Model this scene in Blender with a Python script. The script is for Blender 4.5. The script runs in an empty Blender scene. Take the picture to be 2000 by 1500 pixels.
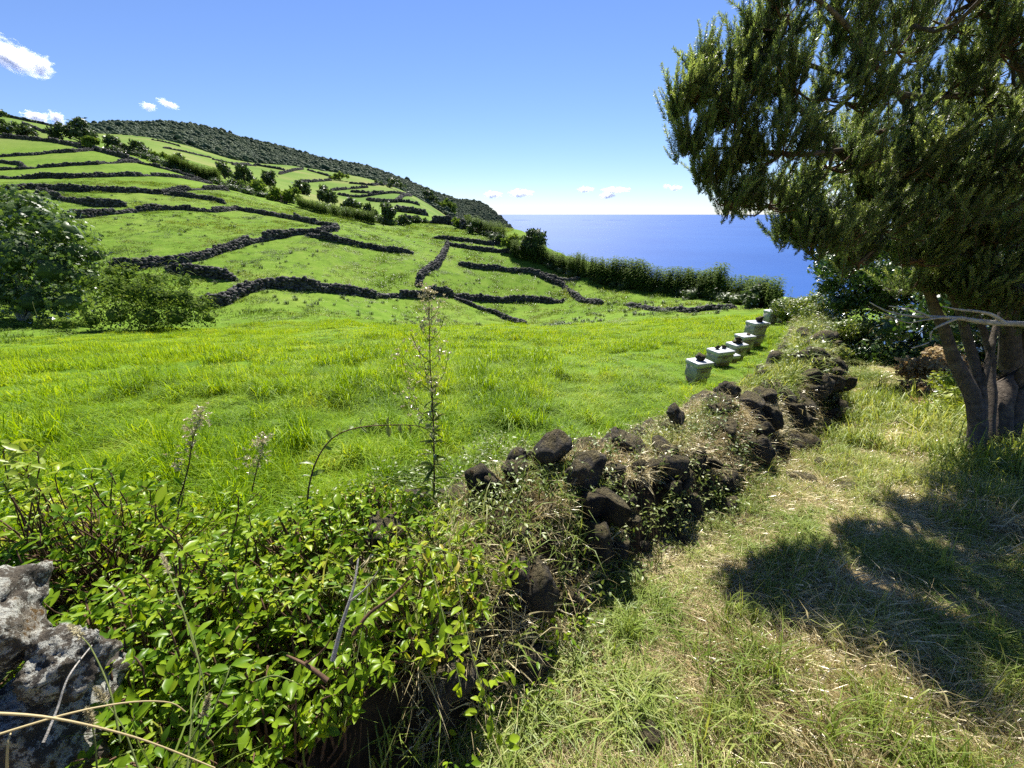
import bpy, math, random
import numpy as np

# ------------------------------------------------------------------ camera, sky, sun, exposure
SC = bpy.context.scene
R = math.radians
PITCH = R(23.9)
CZ = 1.6                                   # eye height over the footpath
SUN_EL, SUN_AZ = R(49.5), R(2)              # azimuth from +Y (view direction), positive = to the right

cam_data = bpy.data.cameras.new('camera')
cam_data.sensor_width = 36.0
cam_data.lens = 13.5
cam_data.clip_start = 0.02
cam_data.clip_end = 200000
cam = bpy.data.objects.new('camera', cam_data)
SC.collection.objects.link(cam)
cam.location = (0, 0, CZ)
cam.rotation_euler = (math.pi / 2 - PITCH, 0, 0)
SC.camera = cam

world = bpy.data.worlds.new('World')
SC.world = world
world.use_nodes = True
wn, wl = world.node_tree.nodes, world.node_tree.links
wn.clear()
w_out = wn.new('ShaderNodeOutputWorld')
w_bg = wn.new('ShaderNodeBackground')
w_sky = wn.new('ShaderNodeTexSky')
w_sky.sky_type = 'NISHITA'
w_sky.sun_disc = False
w_sky.sun_elevation = SUN_EL
w_sky.sun_rotation = SUN_AZ
w_sky.altitude = 100
w_sky.air_density = 1.0
w_sky.dust_density = 0.0
w_sky.ozone_density = 3.0
w_bg.inputs['Strength'].default_value = 0.05
w_tint = wn.new('ShaderNodeMix')              # cooler, clearer air than the model's default
w_tint.data_type = 'RGBA'; w_tint.blend_type = 'MULTIPLY'
w_tint.inputs[0].default_value = 1.0
w_tint.inputs[7].default_value = (0.76, 0.845, 1.13, 1)
wl.new(w_sky.outputs[0], w_tint.inputs[6])
wl.new(w_tint.outputs[2], w_bg.inputs[0])
wl.new(w_bg.outputs[0], w_out.inputs[0])

sun_data = bpy.data.lights.new('sun', 'SUN')
sun_data.energy = 5.0
sun_data.angle = R(0.53)
sun_data.color = (1.0, 0.95, 0.86)
sun = bpy.data.objects.new('sun', sun_data)
SC.collection.objects.link(sun)
sun.rotation_euler = (-(math.pi / 2 - SUN_EL), 0, -SUN_AZ)

vs = SC.view_settings
vs.view_transform = 'Standard'
vs.look = 'None'
vs.exposure = 1.38
vs.gamma = 1.0
vs.use_curve_mapping = False
SC.cycles.max_bounces = 7
SC.cycles.diffuse_bounces = 3
SC.cycles.glossy_bounces = 2
SC.cycles.transmission_bounces = 5
SC.cycles.transparent_max_bounces = 6
SC.cycles.volume_bounces = 2
SC.cycles.use_adaptive_sampling = True
SC.cycles.adaptive_threshold = 0.015
SC.cycles.use_denoising = False
SC.cycles.sample_clamp_indirect = 6.0

rng = np.random.default_rng(7)
random.seed(7)
COL = SC.collection

# ------------------------------------------------------------------ helpers
def tag(o, label=None, cat=None, group=None, kind=None):
    if label: o['label'] = label
    if cat: o['category'] = cat
    if group: o['group'] = group
    if kind: o['kind'] = kind
    return o

def link(o, parent=None):
    COL.objects.link(o)
    if parent is not None:
        o.parent = parent
    return o

def empty(name, loc=(0, 0, 0), rz=0.0):
    o = bpy.data.objects.new(name, None)
    o.empty_display_size = 0.1
    o.location = loc
    o.rotation_euler = (0, 0, rz)
    return link(o)

def mesh_from(name, verts, faces, mats=(), smooth=False, fmat=None):
    """faces: one (n,k) array or a list of such arrays (k = 3 or 4)."""
    me = bpy.data.meshes.new(name)
    v = np.asarray(verts, dtype=np.float32).reshape(-1, 3)
    if isinstance(faces, np.ndarray): faces = [faces]
    faces = [np.asarray(f, dtype=np.int32) for f in faces if len(f)]
    tot = np.concatenate([np.full(len(f), f.shape[1], np.int32) for f in faces])
    idx = np.concatenate([f.ravel() for f in faces])
    me.vertices.add(len(v)); me.vertices.foreach_set('co', v.ravel())
    me.loops.add(len(idx)); me.loops.foreach_set('vertex_index', idx)
    me.polygons.add(len(tot))
    st = np.concatenate([[0], np.cumsum(tot)[:-1]]).astype(np.int32)
    me.polygons.foreach_set('loop_start', st)
    me.polygons.foreach_set('loop_total', tot)
    if smooth: me.polygons.foreach_set('use_smooth', np.ones(len(tot), bool))
    for m in mats: me.materials.append(m)
    if fmat is not None: me.polygons.foreach_set('material_index', np.asarray(fmat, np.int32))
    me.update(calc_edges=True)
    return me

def obj(name, me, parent=None, loc=(0, 0, 0), rot=(0, 0, 0), scale=(1, 1, 1)):
    o = bpy.data.objects.new(name, me)
    o.location = loc; o.rotation_euler = rot; o.scale = scale
    return link(o, parent)

def smoothstep(a, b, x):
    t = np.clip((np.asarray(x, float) - a) / (b - a), 0, 1)
    return t * t * (3 - 2 * t)

def vnoise(x, y, seed=0):
    """smooth value noise, vectorised"""
    x = np.asarray(x, float); y = np.asarray(y, float)
    xi = np.floor(x).astype(np.int64); yi = np.floor(y).astype(np.int64)
    xf = x - xi; yf = y - yi
    def h(a, b):
        n = (a * 374761393 + b * 668265263 + seed * 1442695041) & 0x7fffffff
        n = (n ^ (n >> 13)) * 1274126177 & 0x7fffffff
        return ((n ^ (n >> 16)) & 0xffff) / 65535.0
    u = xf * xf * (3 - 2 * xf); v = yf * yf * (3 - 2 * yf)
    return (h(xi, yi) * (1 - u) + h(xi + 1, yi) * u) * (1 - v) + (h(xi, yi + 1) * (1 - u) + h(xi + 1, yi + 1) * u) * v

def fbm(x, y, seed=0, oct=3):
    s = 0; a = 0.5
    for i in range(oct):
        s = s + a * (vnoise(np.asarray(x) * 2 ** i, np.asarray(y) * 2 ** i, seed + i) - 0.5) * 2
        a *= 0.5
    return s

F = 750.0                                   # focal length in pixels of the 2000 x 1500 photograph
cp, sp = math.cos(PITCH), math.sin(PITCH)
def ray(px, py):
    a, b = px - 1000.0, 750.0 - py
    return np.array([a, F * cp + b * sp, -F * sp + b * cp])
def at(px, py, depth):
    """world point seen at that pixel, that many metres along the optical axis"""
    return ray(px, py) * (depth / F) + np.array([0, 0, CZ])

# ------------------------------------------------------------------ the lie of the land
# survey points: pixel of the photograph and estimated depth in metres
SURVEY = [
 (0,640,20),(250,650,19),(500,645,20),(750,640,21),(1000,640,22),(1200,640,20),(1400,640,16.5),
 (420,600,29),(470,582,31),(540,570,33),(640,576,36),(740,581,40),(830,583,43),(900,584,46),(1000,588,50),(1095,588,50),
 (1260,600,36),(1400,606,29),(830,560,44),(870,490,62),(900,520,56),(1000,500,64),(1130,545,53),(980,470,72),
 (800,495,55),(650,460,54),(600,468,51),(420,505,40),(250,515,36),(440,540,35),(0,520,34),
 (470,415,68),(150,425,50),(320,412,58),(440,375,82),(0,375,60),(300,352,84),(0,350,74),(330,332,105),(0,330,86),
 (0,300,104),(200,296,118),(0,272,128),(110,278,128),(430,372,97),(550,402,92),(650,422,88),(760,440,86),(900,450,84),
 (0,222,190),(100,244,190),(0,236,330),(100,258,330),(-200,200,330),(230,276,300),(250,285,215),(330,280,400),(480,318,470),(560,328,470),(700,348,500),(810,390,330),(700,400,300),
 (560,360,330),(420,320,330),(600,380,250),(830,424,140),(900,440,110),(850,412,500),(930,452,200),(900,444,300),(870,434,450),(940,458,330),(985,480,250),(300,262,600),(500,315,640),(700,345,660),
 (1060,520,60),(1120,540,56),(1180,555,51),(1260,570,44),(1340,578,40),(1420,588,34),(1500,604,27),
 (1700,300,1e9),
]
NEAR = [  # x, y, z relative to the eye
 (0,0,-1.6),(.5,1.,-1.70),(1.5,1.3,-1.78),(2.7,2.35,-1.95),(4.1,2.9,-2.0),(3.73,4.04,-2.35),(2,-1,-1.5),(-1,-1,-1.5),(.8,1.6,-1.85),
 (-4,-3,-1.3),(4,-4,-1.3),(0,-8,-.6),(9,-4,-1.2),(-10,-4,-.9),(7,2.4,-2.0),(6,5.4,-2.55),(8.2,8.2,-3.0),(12,9,-3.2),(12,3,-2.4),
 (-2.2,1.2,-1.70),(-1,2,-1.85),(.5,3.0,-2.06),(1.6,4,-2.30),(3.25,6.23,-2.72),(5.6,9.0,-3.2),(8.75,12.9,-3.55),(-5,4,-2.1),(-9,6,-2.6),(-4,9,-3.0),(2,11,-3.7),
 (0,-60,9),(-60,-40,14),(60,-40,2),(40,10,-5),(28,14,-4.5),(0,-600,120),(-600,-400,120),(500,-500,40),(-700,0,110),(600,200,-20),
]
def _warp(x, y):
    r = np.hypot(x, y)
    k = np.log1p(r / 4.0) / np.maximum(r, 1e-6)
    return x * k, y * k
def _tps(d2):
    return 0.5 * d2 * np.log(np.maximum(d2, 1e-12))
_pts = [tuple(ray(a, b) * (d / F)) for a, b, d in SURVEY if d < 1e6] + NEAR
_pts = np.array(_pts)
_wx, _wy = _warp(_pts[:, 0], _pts[:, 1])
_val = _pts[:, 2] / (np.hypot(_pts[:, 0], _pts[:, 1]) + 5.0)
_n = len(_pts)
_A = np.zeros((_n + 3, _n + 3))
_A[:_n, :_n] = _tps((_wx[:, None] - _wx) ** 2 + (_wy[:, None] - _wy) ** 2) + np.eye(_n) * 0.002
_A[:_n, _n] = 1; _A[:_n, _n + 1] = _wx; _A[:_n, _n + 2] = _wy
_A[_n:, :_n] = _A[:_n, _n:].T
_W = np.linalg.solve(_A, np.concatenate([_val, [0, 0, 0]]))

# edge of the sea cliff (world XY), the land drops away to the right of it
CLIFF = np.array([at(a, b, d)[:2] for a, b, d in [(930,446,150),(985,470,90),(1030,500,69),(1120,530,62),(1240,556,50),(1360,570,43),(1470,585,34),(1560,600,27)]]
                 + [(26, 19), (40, 6), (90, -20), (300, -120), (900, -500)])
CLIFF = np.vstack([[(-40, 500), (-20, 330)], CLIFF])
def cliff_dist(x, y):
    """signed distance to the cliff edge, positive on the sea side"""
    x = np.asarray(x, float).ravel(); y = np.asarray(y, float).ravel()
    best = np.full(x.shape, 1e9); sgn = np.ones(x.shape)
    for (ax, ay), (bx, by) in zip(CLIFF[:-1], CLIFF[1:]):
        dx, dy = bx - ax, by - ay
        t = np.clip(((x - ax) * dx + (y - ay) * dy) / (dx * dx + dy * dy), 0, 1)
        d = np.hypot(x - ax - t * dx, y - ay - t * dy)
        side = dx * (y - ay) - dy * (x - ax)
        m = d < best - 1e-9
        best[m] = d[m]; sgn[m] = np.where(side[m] > 0, 1, -1)
    return best * sgn

SEA_Z = -130.0
def height(x, y):
    shp = np.shape(x)
    x = np.asarray(x, float).ravel(); y = np.asarray(y, float).ravel()
    out = np.empty(len(x))
    for s in range(0, len(x), 40000):
        xs, ys = x[s:s + 40000], y[s:s + 40000]
        a, b = _warp(xs, ys)
        g = _tps((a[:, None] - _wx) ** 2 + (b[:, None] - _wy) ** 2) @ _W[:_n] + _W[_n] + _W[_n + 1] * a + _W[_n + 2] * b
        out[s:s + 40000] = g * (np.hypot(xs, ys) + 5.0)
    r = np.hypot(x, y)
    # hummocky turf
    amp = 0.17 * smoothstep(3.5, 10, r)
    out = out + amp * fbm(x / 1.9, y / 1.9, 3, 3) + 0.25 * smoothstep(30, 80, r) * fbm(x / 9, y / 9, 9, 3)
    out = out + 0.03 * fbm(x / .45, y / .45, 21, 2) * smoothstep(9, 2, r)
    cd = cliff_dist(x, y)
    drop = smoothstep(4, 60, cd) * 150 + np.maximum(cd - 4, 0) * .6
    out = np.maximum(out - drop, SEA_Z - CZ - 12)
    return (out + CZ).reshape(shp)

_RS = np.exp(np.linspace(math.log(0.4), math.log(900), 1400))
def ground_at(px, py):
    """where the sight line of that pixel first meets the land"""
    d = ray(px, py); h = math.hypot(d[0], d[1])
    x, y = d[0] / h * _RS, d[1] / h * _RS
    z = CZ + d[2] / h * _RS
    hz = height(x, y)
    k = np.argmax(hz > z)
    if not (hz > z).any(): k = len(_RS) - 1
    return np.array([x[k], y[k], hz[k]])

# ------------------------------------------------------------------ materials
def new_mat(name):
    m = bpy.data.materials.new(name)
    m.use_nodes = True
    nt = m.node_tree
    nt.nodes.clear()
    out = nt.nodes.new('ShaderNodeOutputMaterial')
    return m, nt, nt.nodes, nt.links, out

def N(nt, kind, **kw):
    n = nt.nodes.new(kind)
    for k, v in kw.items():
        if k in n.inputs: n.inputs[k].default_value = v
        else: setattr(n, k, v)
    return n

def ramp(nt, fac, stops):
    n = nt.nodes.new('ShaderNodeValToRGB')
    el = n.color_ramp.elements
    while len(el) > 1: el.remove(el[-1])
    el[0].position = stops[0][0]; el[0].color = (*stops[0][1], 1)
    for p, c in stops[1:]:
        e = el.new(p); e.color = (*c, 1)
    nt.links.new(fac, n.inputs[0])
    return n.outputs[0]

def noise(nt, scale, detail=4, rough=0.55, vec=None, coord='Object'):
    n = nt.nodes.new('ShaderNodeTexNoise')
    n.inputs['Scale'].default_value = scale
    n.inputs['Detail'].default_value = detail
    n.inputs['Roughness'].default_value = rough
    if vec is None:
        g = nt.nodes.new('ShaderNodeNewGeometry')
        vec = g.outputs['Position']
    nt.links.new(vec, n.inputs['Vector'])
    return n.outputs[0]

def mix(nt, fac, a, b, blend='MIX'):
    n = nt.nodes.new('ShaderNodeMix')
    n.data_type = 'RGBA'; n.blend_type = blend
    for sock, v in ((0, fac), (6, a), (7, b)):
        if hasattr(v, 'is_linked') or hasattr(v, 'node'): nt.links.new(v, n.inputs[sock])
        elif sock == 0: n.inputs[0].default_value = v
        else: n.inputs[sock].default_value = (*v, 1)
    return n.outputs[2]

def attr(nt, name):
    n = nt.nodes.new('ShaderNodeAttribute'); n.attribute_name = name
    return n.outputs['Fac']

def leaf_mat(name, stops, trans, gloss=0.25, rough=0.4, tmix=0.45, spec_tint=(1, 1, 1), island=True, spread=0.6):
    """leaf: diffuse reflection plus light shining through, waxy sheen; colour varies leaf by leaf and clump by clump"""
    m, nt, nd, lk, out = new_mat(name)
    if island:
        g = nd.new('ShaderNodeNewGeometry'); rnd = g.outputs['Random Per Island']
    else:
        g = nd.new('ShaderNodeObjectInfo'); rnd = g.outputs['Random']
    nz = noise(nt, 1.3, 2)
    mx = nd.new('ShaderNodeMath'); mx.operation = 'MULTIPLY_ADD'; mx.inputs[1].default_value = spread
    lk.new(rnd, mx.inputs[0])
    md = nd.new('ShaderNodeMath'); md.operation = 'MULTIPLY_ADD'; md.inputs[1].default_value = 1.2; md.inputs[2].default_value = -0.4
    lk.new(nz, md.inputs[0]); lk.new(md.outputs[0], mx.inputs[2])
    c = ramp(nt, mx.outputs[0], stops)
    d = N(nt, 'ShaderNodeBsdfDiffuse'); lk.new(c, d.inputs[0])
    t = N(nt, 'ShaderNodeBsdfTranslucent')
    tc = mix(nt, 1.0, c, trans, 'MULTIPLY'); lk.new(tc, t.inputs[0])
    ms = nd.new('ShaderNodeMixShader'); ms.inputs[0].default_value = tmix
    lk.new(d.outputs[0], ms.inputs[1]); lk.new(t.outputs[0], ms.inputs[2])
    gl = N(nt, 'ShaderNodeBsdfGlossy'); gl.inputs['Roughness'].default_value = rough
    gl.inputs['Color'].default_value = (*spec_tint, 1)
    fr = nd.new('ShaderNodeFresnel'); fr.inputs[0].default_value = 1.42
    fm = nd.new('ShaderNodeMath'); fm.operation = 'MULTIPLY'; fm.inputs[1].default_value = gloss * 4
    fm.use_clamp = True
    lk.new(fr.outputs[0], fm.inputs[0])
    m2 = nd.new('ShaderNodeMixShader'); lk.new(fm.outputs[0], m2.inputs[0])
    lk.new(ms.outputs[0], m2.inputs[1]); lk.new(gl.outputs[0], m2.inputs[2])
    lk.new(m2.outputs[0], out.inputs[0])
    return m

def rough_mat(name, stops, scale, rough=0.9, bump=0.3, bscale=None, dist=0.02, extra=None, spec=0.2):
    m, nt, nd, lk, out = new_mat(name)
    tc = nd.new('ShaderNodeTexCoord')
    nz = noise(nt, scale, 6, 0.65, tc.outputs['Object'])
    c = ramp(nt, nz, stops)
    if extra: c = extra(nt, c, tc.outputs['Object'])
    p = N(nt, 'ShaderNodeBsdfPrincipled', Roughness=rough)
    p.inputs['Specular IOR Level'].default_value = spec
    lk.new(c, p.inputs['Base Color'])
    b = N(nt, 'ShaderNodeBump', Strength=bump, Distance=dist)
    lk.new(noise(nt, bscale or scale * 3, 8, 0.7, tc.outputs['Object']), b.inputs['Height'])
    lk.new(b.outputs[0], p.inputs['Normal'])
    lk.new(p.outputs[0], out.inputs[0])
    return m

def lichen(amount, col, scale):
    def f(nt, c, vec):
        a = noise(nt, scale, 8, 0.75, vec)
        k = ramp(nt, a, [(amount, (0, 0, 0)), (amount + 0.05, (1, 1, 1))])
        bw = nt.nodes.new('ShaderNodeRGBToBW'); nt.links.new(k, bw.inputs[0])
        c2 = mix(nt, bw.outputs[0], c, col)
        b = noise(nt, scale * .45 + 1.7, 5, 0.7, vec)
        k2 = ramp(nt, b, [(0.56, (0, 0, 0)), (0.66, (1, 1, 1))])
        bw2 = nt.nodes.new('ShaderNodeRGBToBW'); nt.links.new(k2, bw2.inputs[0])
        return mix(nt, bw2.outputs[0], c2, (0.085, 0.05, 0.016))
    return f

M = {}
def vary(lo, hi, island=True):
    def f(nt, c, vec):
        if island:
            g_ = nt.nodes.new('ShaderNodeNewGeometry').outputs['Random Per Island']
        else:
            g_ = nt.nodes.new('ShaderNodeObjectInfo').outputs['Random']
        k = ramp(nt, g_, [(0, (lo, lo, lo * .97)), (1, (hi, hi * .98, hi * .93))])
        return mix(nt, 1.0, c, k, 'MULTIPLY')
    return f
def both(a, b):
    return lambda nt, c, vec: b(nt, a(nt, c, vec), vec)
def moss(nt, c, vec):
    # moss and dead stems settle on the upward faces
    g_ = nt.nodes.new('ShaderNodeNewGeometry')
    sx = nt.nodes.new('ShaderNodeSeparateXYZ'); nt.links.new(g_.outputs['Normal'], sx.inputs[0])
    nz = noise(nt, 14, 5, .7)
    a = nt.nodes.new('ShaderNodeMath'); a.operation = 'MULTIPLY_ADD'; a.inputs[1].default_value = .55
    nt.links.new(sx.outputs['Z'], a.inputs[0]); nt.links.new(nz, a.inputs[2])
    k = ramp(nt, a.outputs[0], [(.86, (0, 0, 0)), (1.0, (1, 1, 1))])
    bw = nt.nodes.new('ShaderNodeRGBToBW'); nt.links.new(k, bw.inputs[0])
    mc = ramp(nt, noise(nt, 45, 4, .7), [(.3, (0.05, 0.045, 0.022)), (.55, (0.14, 0.115, 0.06)), (.75, (0.27, 0.25, 0.13))])
    return mix(nt, bw.outputs[0], c, mc)
M['far_stone'] = rough_mat('far_stone', [(0.3, (0.035, 0.035, 0.035)), (0.6, (0.09, 0.088, 0.085)), (0.8, (0.17, 0.165, 0.15))], 1.5, bump=0.5, bscale=8, dist=0.05, extra=vary(.35, 1.5))
M['basalt'] = rough_mat('basalt', [(0.3, (0.035, 0.032, 0.030)), (0.48, (0.085, 0.077, 0.068)), (0.62, (0.15, 0.125, 0.09)), (0.8, (0.24, 0.22, 0.19))], 3.5, bump=1.0, bscale=9, dist=0.12, extra=both(both(lichen(0.60, (0.30, 0.29, 0.26), 4.5), vary(.45, 1.25, False)), moss))
M['basalt_lichen'] = rough_mat('basalt_lichen', [(0.3, (0.03, 0.028, 0.026)), (0.55, (0.085, 0.072, 0.055)), (0.8, (0.16, 0.135, 0.10))], 12, bump=1.0, bscale=45, dist=0.02, extra=lichen(0.49, (0.35, 0.35, 0.31), 30))
M['basalt_pale'] = rough_mat('basalt_pale', [(0.3, (0.04, 0.037, 0.033)), (0.55, (0.10, 0.088, 0.07)), (0.8, (0.18, 0.16, 0.12))], 4, bump=1.0, bscale=11, dist=0.1, extra=both(both(lichen(0.55, (0.34, 0.33, 0.3), 6), vary(.6, 1.2, False)), moss))
M['bark'] = rough_mat('bark', [(0.3, (0.045, 0.036, 0.028)), (0.6, (0.12, 0.098, 0.076)), (0.85, (0.24, 0.21, 0.17))], 18, bump=0.9, bscale=40, dist=0.015)
M['grey_bark'] = rough_mat('grey_bark', [(0.3, (0.2, 0.18, 0.155)), (0.7, (0.48, 0.45, 0.4))], 30, bump=0.6, bscale=70, dist=0.005)
M['stem_brown'] = rough_mat('stem_brown', [(0.3, (0.05, 0.028, 0.018)), (0.7, (0.14, 0.085, 0.05))], 40, bump=0.2)
M['stem_green'] = rough_mat('stem_green', [(0.3, (0.07, 0.10, 0.025)), (0.7, (0.14, 0.16, 0.05))], 40, bump=0.2)
M['straw'] = leaf_mat('straw', [(0.1, (0.30, 0.23, 0.11)), (0.5, (0.52, 0.44, 0.24)), (0.9, (0.72, 0.65, 0.42))], (1, .95, .8), gloss=.08, tmix=.3)
M['seed'] = leaf_mat('seed', [(0.1, (0.30, 0.26, 0.14)), (0.9, (0.62, 0.57, 0.40))], (1, .95, .8), gloss=.05, tmix=.4)
M['hive_paint'] = rough_mat('hive_paint', [(0.3, (0.22, 0.215, 0.205)), (0.5, (0.36, 0.35, 0.335)), (0.7, (0.46, 0.445, 0.42))], 6, rough=0.6, bump=0.1, spec=.4)
M['hive_lid'] = rough_mat('hive_lid', [(0.3, (0.30, 0.32, 0.34)), (0.5, (0.46, 0.48, 0.50)), (0.7, (0.55, 0.56, 0.57))], 7, rough=0.5, bump=0.1, spec=.5)
M['hive_wood'] = rough_mat('hive_wood', [(0.35, (0.17, 0.12, 0.07)), (0.65, (0.38, 0.34, 0.27))], 14, rough=0.8, bump=0.3)
LUSH = [(0.05, (0.06, 0.135, 0.003)), (0.45, (0.16, 0.28, 0.004)), (0.8, (0.24, 0.345, 0.008)), (1.0, (0.32, 0.36, 0.04))]
M['grass_lush'] = leaf_mat('grass_lush', LUSH, (1.9, 1.6, .3), gloss=.035, rough=.45, tmix=.5)
M['grass_path'] = leaf_mat('grass_path', [(0.05, (0.09, 0.145, 0.018)), (0.5, (0.20, 0.27, 0.05)), (0.9, (0.38, 0.40, 0.14))], (1.5, 1.35, .6), gloss=.06, rough=.4, tmix=.45)
M['grass_hill'] = leaf_mat('grass_hill', [(0.05, (0.07, 0.125, 0.012)), (0.5, (0.135, 0.215, 0.022)), (0.9, (0.22, 0.27, 0.05))], (1.2, 1.15, .6), gloss=.04, rough=.5, tmix=.45, island=False)
M['leaf_shrub'] = leaf_mat('leaf_shrub', [(0.0, (0.035, 0.085, 0.008)), (0.35, (0.09, 0.175, 0.01)), (0.7, (0.19, 0.28, 0.016)), (0.97, (0.29, 0.35, 0.025)), (1.0, (0.40, 0.34, 0.07))], (1.9, 1.8, .5), gloss=.065, rough=.33, spread=.72, tmix=.42)
M['leaf_herb'] = leaf_mat('leaf_herb', [(0.0, (0.08, 0.13, 0.02)), (0.5, (0.15, 0.21, 0.035)), (0.9, (0.27, 0.28, 0.085))], (1.3, 1.25, .6), gloss=.15, rough=.4, tmix=.45)
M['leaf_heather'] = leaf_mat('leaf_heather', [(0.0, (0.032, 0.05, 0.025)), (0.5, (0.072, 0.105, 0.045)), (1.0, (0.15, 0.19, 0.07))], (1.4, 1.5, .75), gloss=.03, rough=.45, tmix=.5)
M['heather_tip'] = leaf_mat('heather_tip', [(0.0, (0.09, 0.13, 0.05)), (0.5, (0.20, 0.255, 0.09)), (1.0, (0.38, 0.42, 0.17))], (1.5, 1.5, .75), gloss=.03, rough=.45, tmix=.5)  # paler new growth, with the sunlit look of the ends put into the colour
M['leaf_laurel'] = leaf_mat('leaf_laurel', [(0.0, (0.02, 0.05, 0.012)), (0.6, (0.045, 0.095, 0.02)), (1.0, (0.11, 0.17, 0.03))], (1.4, 1.5, .5), gloss=.22, rough=.3, tmix=.3)
M['leaf_fig'] = leaf_mat('leaf_fig', [(0.0, (0.035, 0.065, 0.022)), (0.6, (0.075, 0.12, 0.036)), (1.0, (0.15, 0.2, 0.06))], (1.5, 1.6, .5), gloss=.085, rough=.4, tmix=.35)
M['leaf_hedge'] = leaf_mat('leaf_hedge', [(0.0, (0.022, 0.04, 0.013)), (0.5, (0.05, 0.08, 0.025)), (1.0, (0.10, 0.13, 0.04))], (1.2, 1.3, .6), gloss=.08, rough=.5, tmix=.3)
M['leaf_reed'] = leaf_mat('leaf_reed', [(0.0, (0.045, 0.08, 0.018)), (0.5, (0.095, 0.15, 0.03)), (1.0, (0.18, 0.225, 0.06))], (1.3, 1.3, .55), gloss=.006, rough=.5, tmix=.4)
M['leaf_forest'] = leaf_mat('leaf_forest', [(0.0, (0.03, 0.05, 0.034)), (0.4, (0.055, 0.085, 0.05)), (0.75, (0.085, 0.115, 0.06)), (1.0, (0.15, 0.165, 0.085))], (1, 1, .6), gloss=.02, rough=.6, tmix=.15, island=False)
M['bracken'] = leaf_mat('bracken', [(0.1, (0.16, 0.10, 0.05)), (0.6, (0.34, 0.25, 0.13)), (1.0, (0.5, 0.42, 0.24))], (1, .9, .7), gloss=.04, tmix=.35)
M['leaf_yellow'] = leaf_mat('leaf_yellow', [(0.0, (0.14, 0.22, 0.02)), (0.6, (0.28, 0.36, 0.04)), (1.0, (0.42, 0.42, 0.08))], (1.3, 1.2, .5), gloss=.12, tmix=.5)

# ground: turf colours by place (meadow, grazed hillside, dry path side)
def ground_material():
    m, nt, nd, lk, out = new_mat('turf')
    n1 = noise(nt, 0.09, 6, .6); n2 = noise(nt, 0.9, 6, .65); n3 = noise(nt, 9, 5, .7)
    a = ramp(nt, n1, [(0.35, (0.08, 0.15, 0.014)), (0.5, (0.12, 0.2, 0.022)), (0.68, (0.165, 0.215, 0.042))])
    b = ramp(nt, n2, [(0.3, (0.05, 0.1, 0.01)), (0.5, (0.115, 0.195, 0.022)), (0.7, (0.175, 0.23, 0.045))])
    hill = mix(nt, 0.55, a, b)
    fine = ramp(nt, n3, [(0.3, (0.5, 0.5, 0.5)), (0.6, (1.1, 1.1, 1.1))])
    hill = mix(nt, 0.7, hill, mix(nt, 1.0, hill, fine, 'MULTIPLY'))
    lush = ramp(nt, n2, [(0.3, (0.05, 0.10, 0.01)), (0.6, (0.11, 0.19, 0.018)), (0.8, (0.16, 0.22, 0.03))])
    dryn = noise(nt, 2.2, 6, .7)
    dry = ramp(nt, dryn, [(0.3, (0.07, 0.055, 0.028)), (0.45, (0.2, 0.155, 0.075)), (0.6, (0.33, 0.26, 0.14)), (0.75, (0.16, 0.19, 0.05))])
    c = mix(nt, attr(nt, 'lush'), hill, lush)
    c = mix(nt, attr(nt, 'dry'), c, dry)
    far = ramp(nt, noise(nt, 0.012, 3, .5), [(0.38, (0.085, 0.15, 0.025)), (0.52, (0.12, 0.18, 0.035)), (0.66, (0.18, 0.19, 0.065))])
    c = mix(nt, attr(nt, 'far'), c, far)
    rock = ramp(nt, n2, [(0.3, (0.03, 0.04, 0.02)), (0.7, (0.09, 0.08, 0.05))])
    c = mix(nt, attr(nt, 'cliff'), c, rock)
    p = N(nt, 'ShaderNodeBsdfPrincipled', Roughness=1.0)
    p.inputs['Specular IOR Level'].default_value = 0.05
    lk.new(c, p.inputs['Base Color'])
    bm = N(nt, 'ShaderNodeBump', Strength=0.6, Distance=0.12)
    lk.new(noise(nt, 3.0, 8, .75), bm.inputs['Height'])
    lk.new(bm.outputs[0], p.inputs['Normal'])
    lk.new(p.outputs[0], out.inputs[0])
    return m
M['turf'] = ground_material()

# ------------------------------------------------------------------ wall beside the path (its line divides meadow and path)
WALL_LINE = np.array([(-4.5, -2.6), (-2.2, -.45), (-1.05, .55), (-.35, 1.2), (.25, 1.9), (.9, 2.3), (1.5, 2.8), (2.1, 3.35), (2.9, 3.95), (3.7, 4.55), (4.55, 5.5), (5.9, 7.3), (7.6, 9.4), (9.8, 12.4), (12.5, 16.0)])
PATH_LINE = np.array([(-.6, -3), (.35, 0), (.95, .9), (1.75, 1.8), (2.7, 2.7), (3.9, 3.75), (4.9, 4.85), (6.3, 6.6), (8.2, 8.8), (10.5, 11.5)])
def poly_dist(line, x, y):
    x = np.asarray(x, float); y = np.asarray(y, float)
    best = np.full(x.shape, 1e9); sg = np.ones(x.shape); arc = np.zeros(x.shape); acc = 0
    for (ax, ay), (bx, by) in zip(line[:-1], line[1:]):
        dx, dy = bx - ax, by - ay; L = math.hypot(dx, dy)
        t = np.clip(((x - ax) * dx + (y - ay) * dy) / (L * L), 0, 1)
        d = np.hypot(x - ax - t * dx, y - ay - t * dy)
        s = np.where(dx * (y - ay) - dy * (x - ax) > 0, -1.0, 1.0)   # + : right of the line
        m = d < best - 1e-9
        best = np.where(m, d, best); sg = np.where(m, s, sg); arc = np.where(m, acc + t * L, arc); acc += L
    return best * sg, arc

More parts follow.
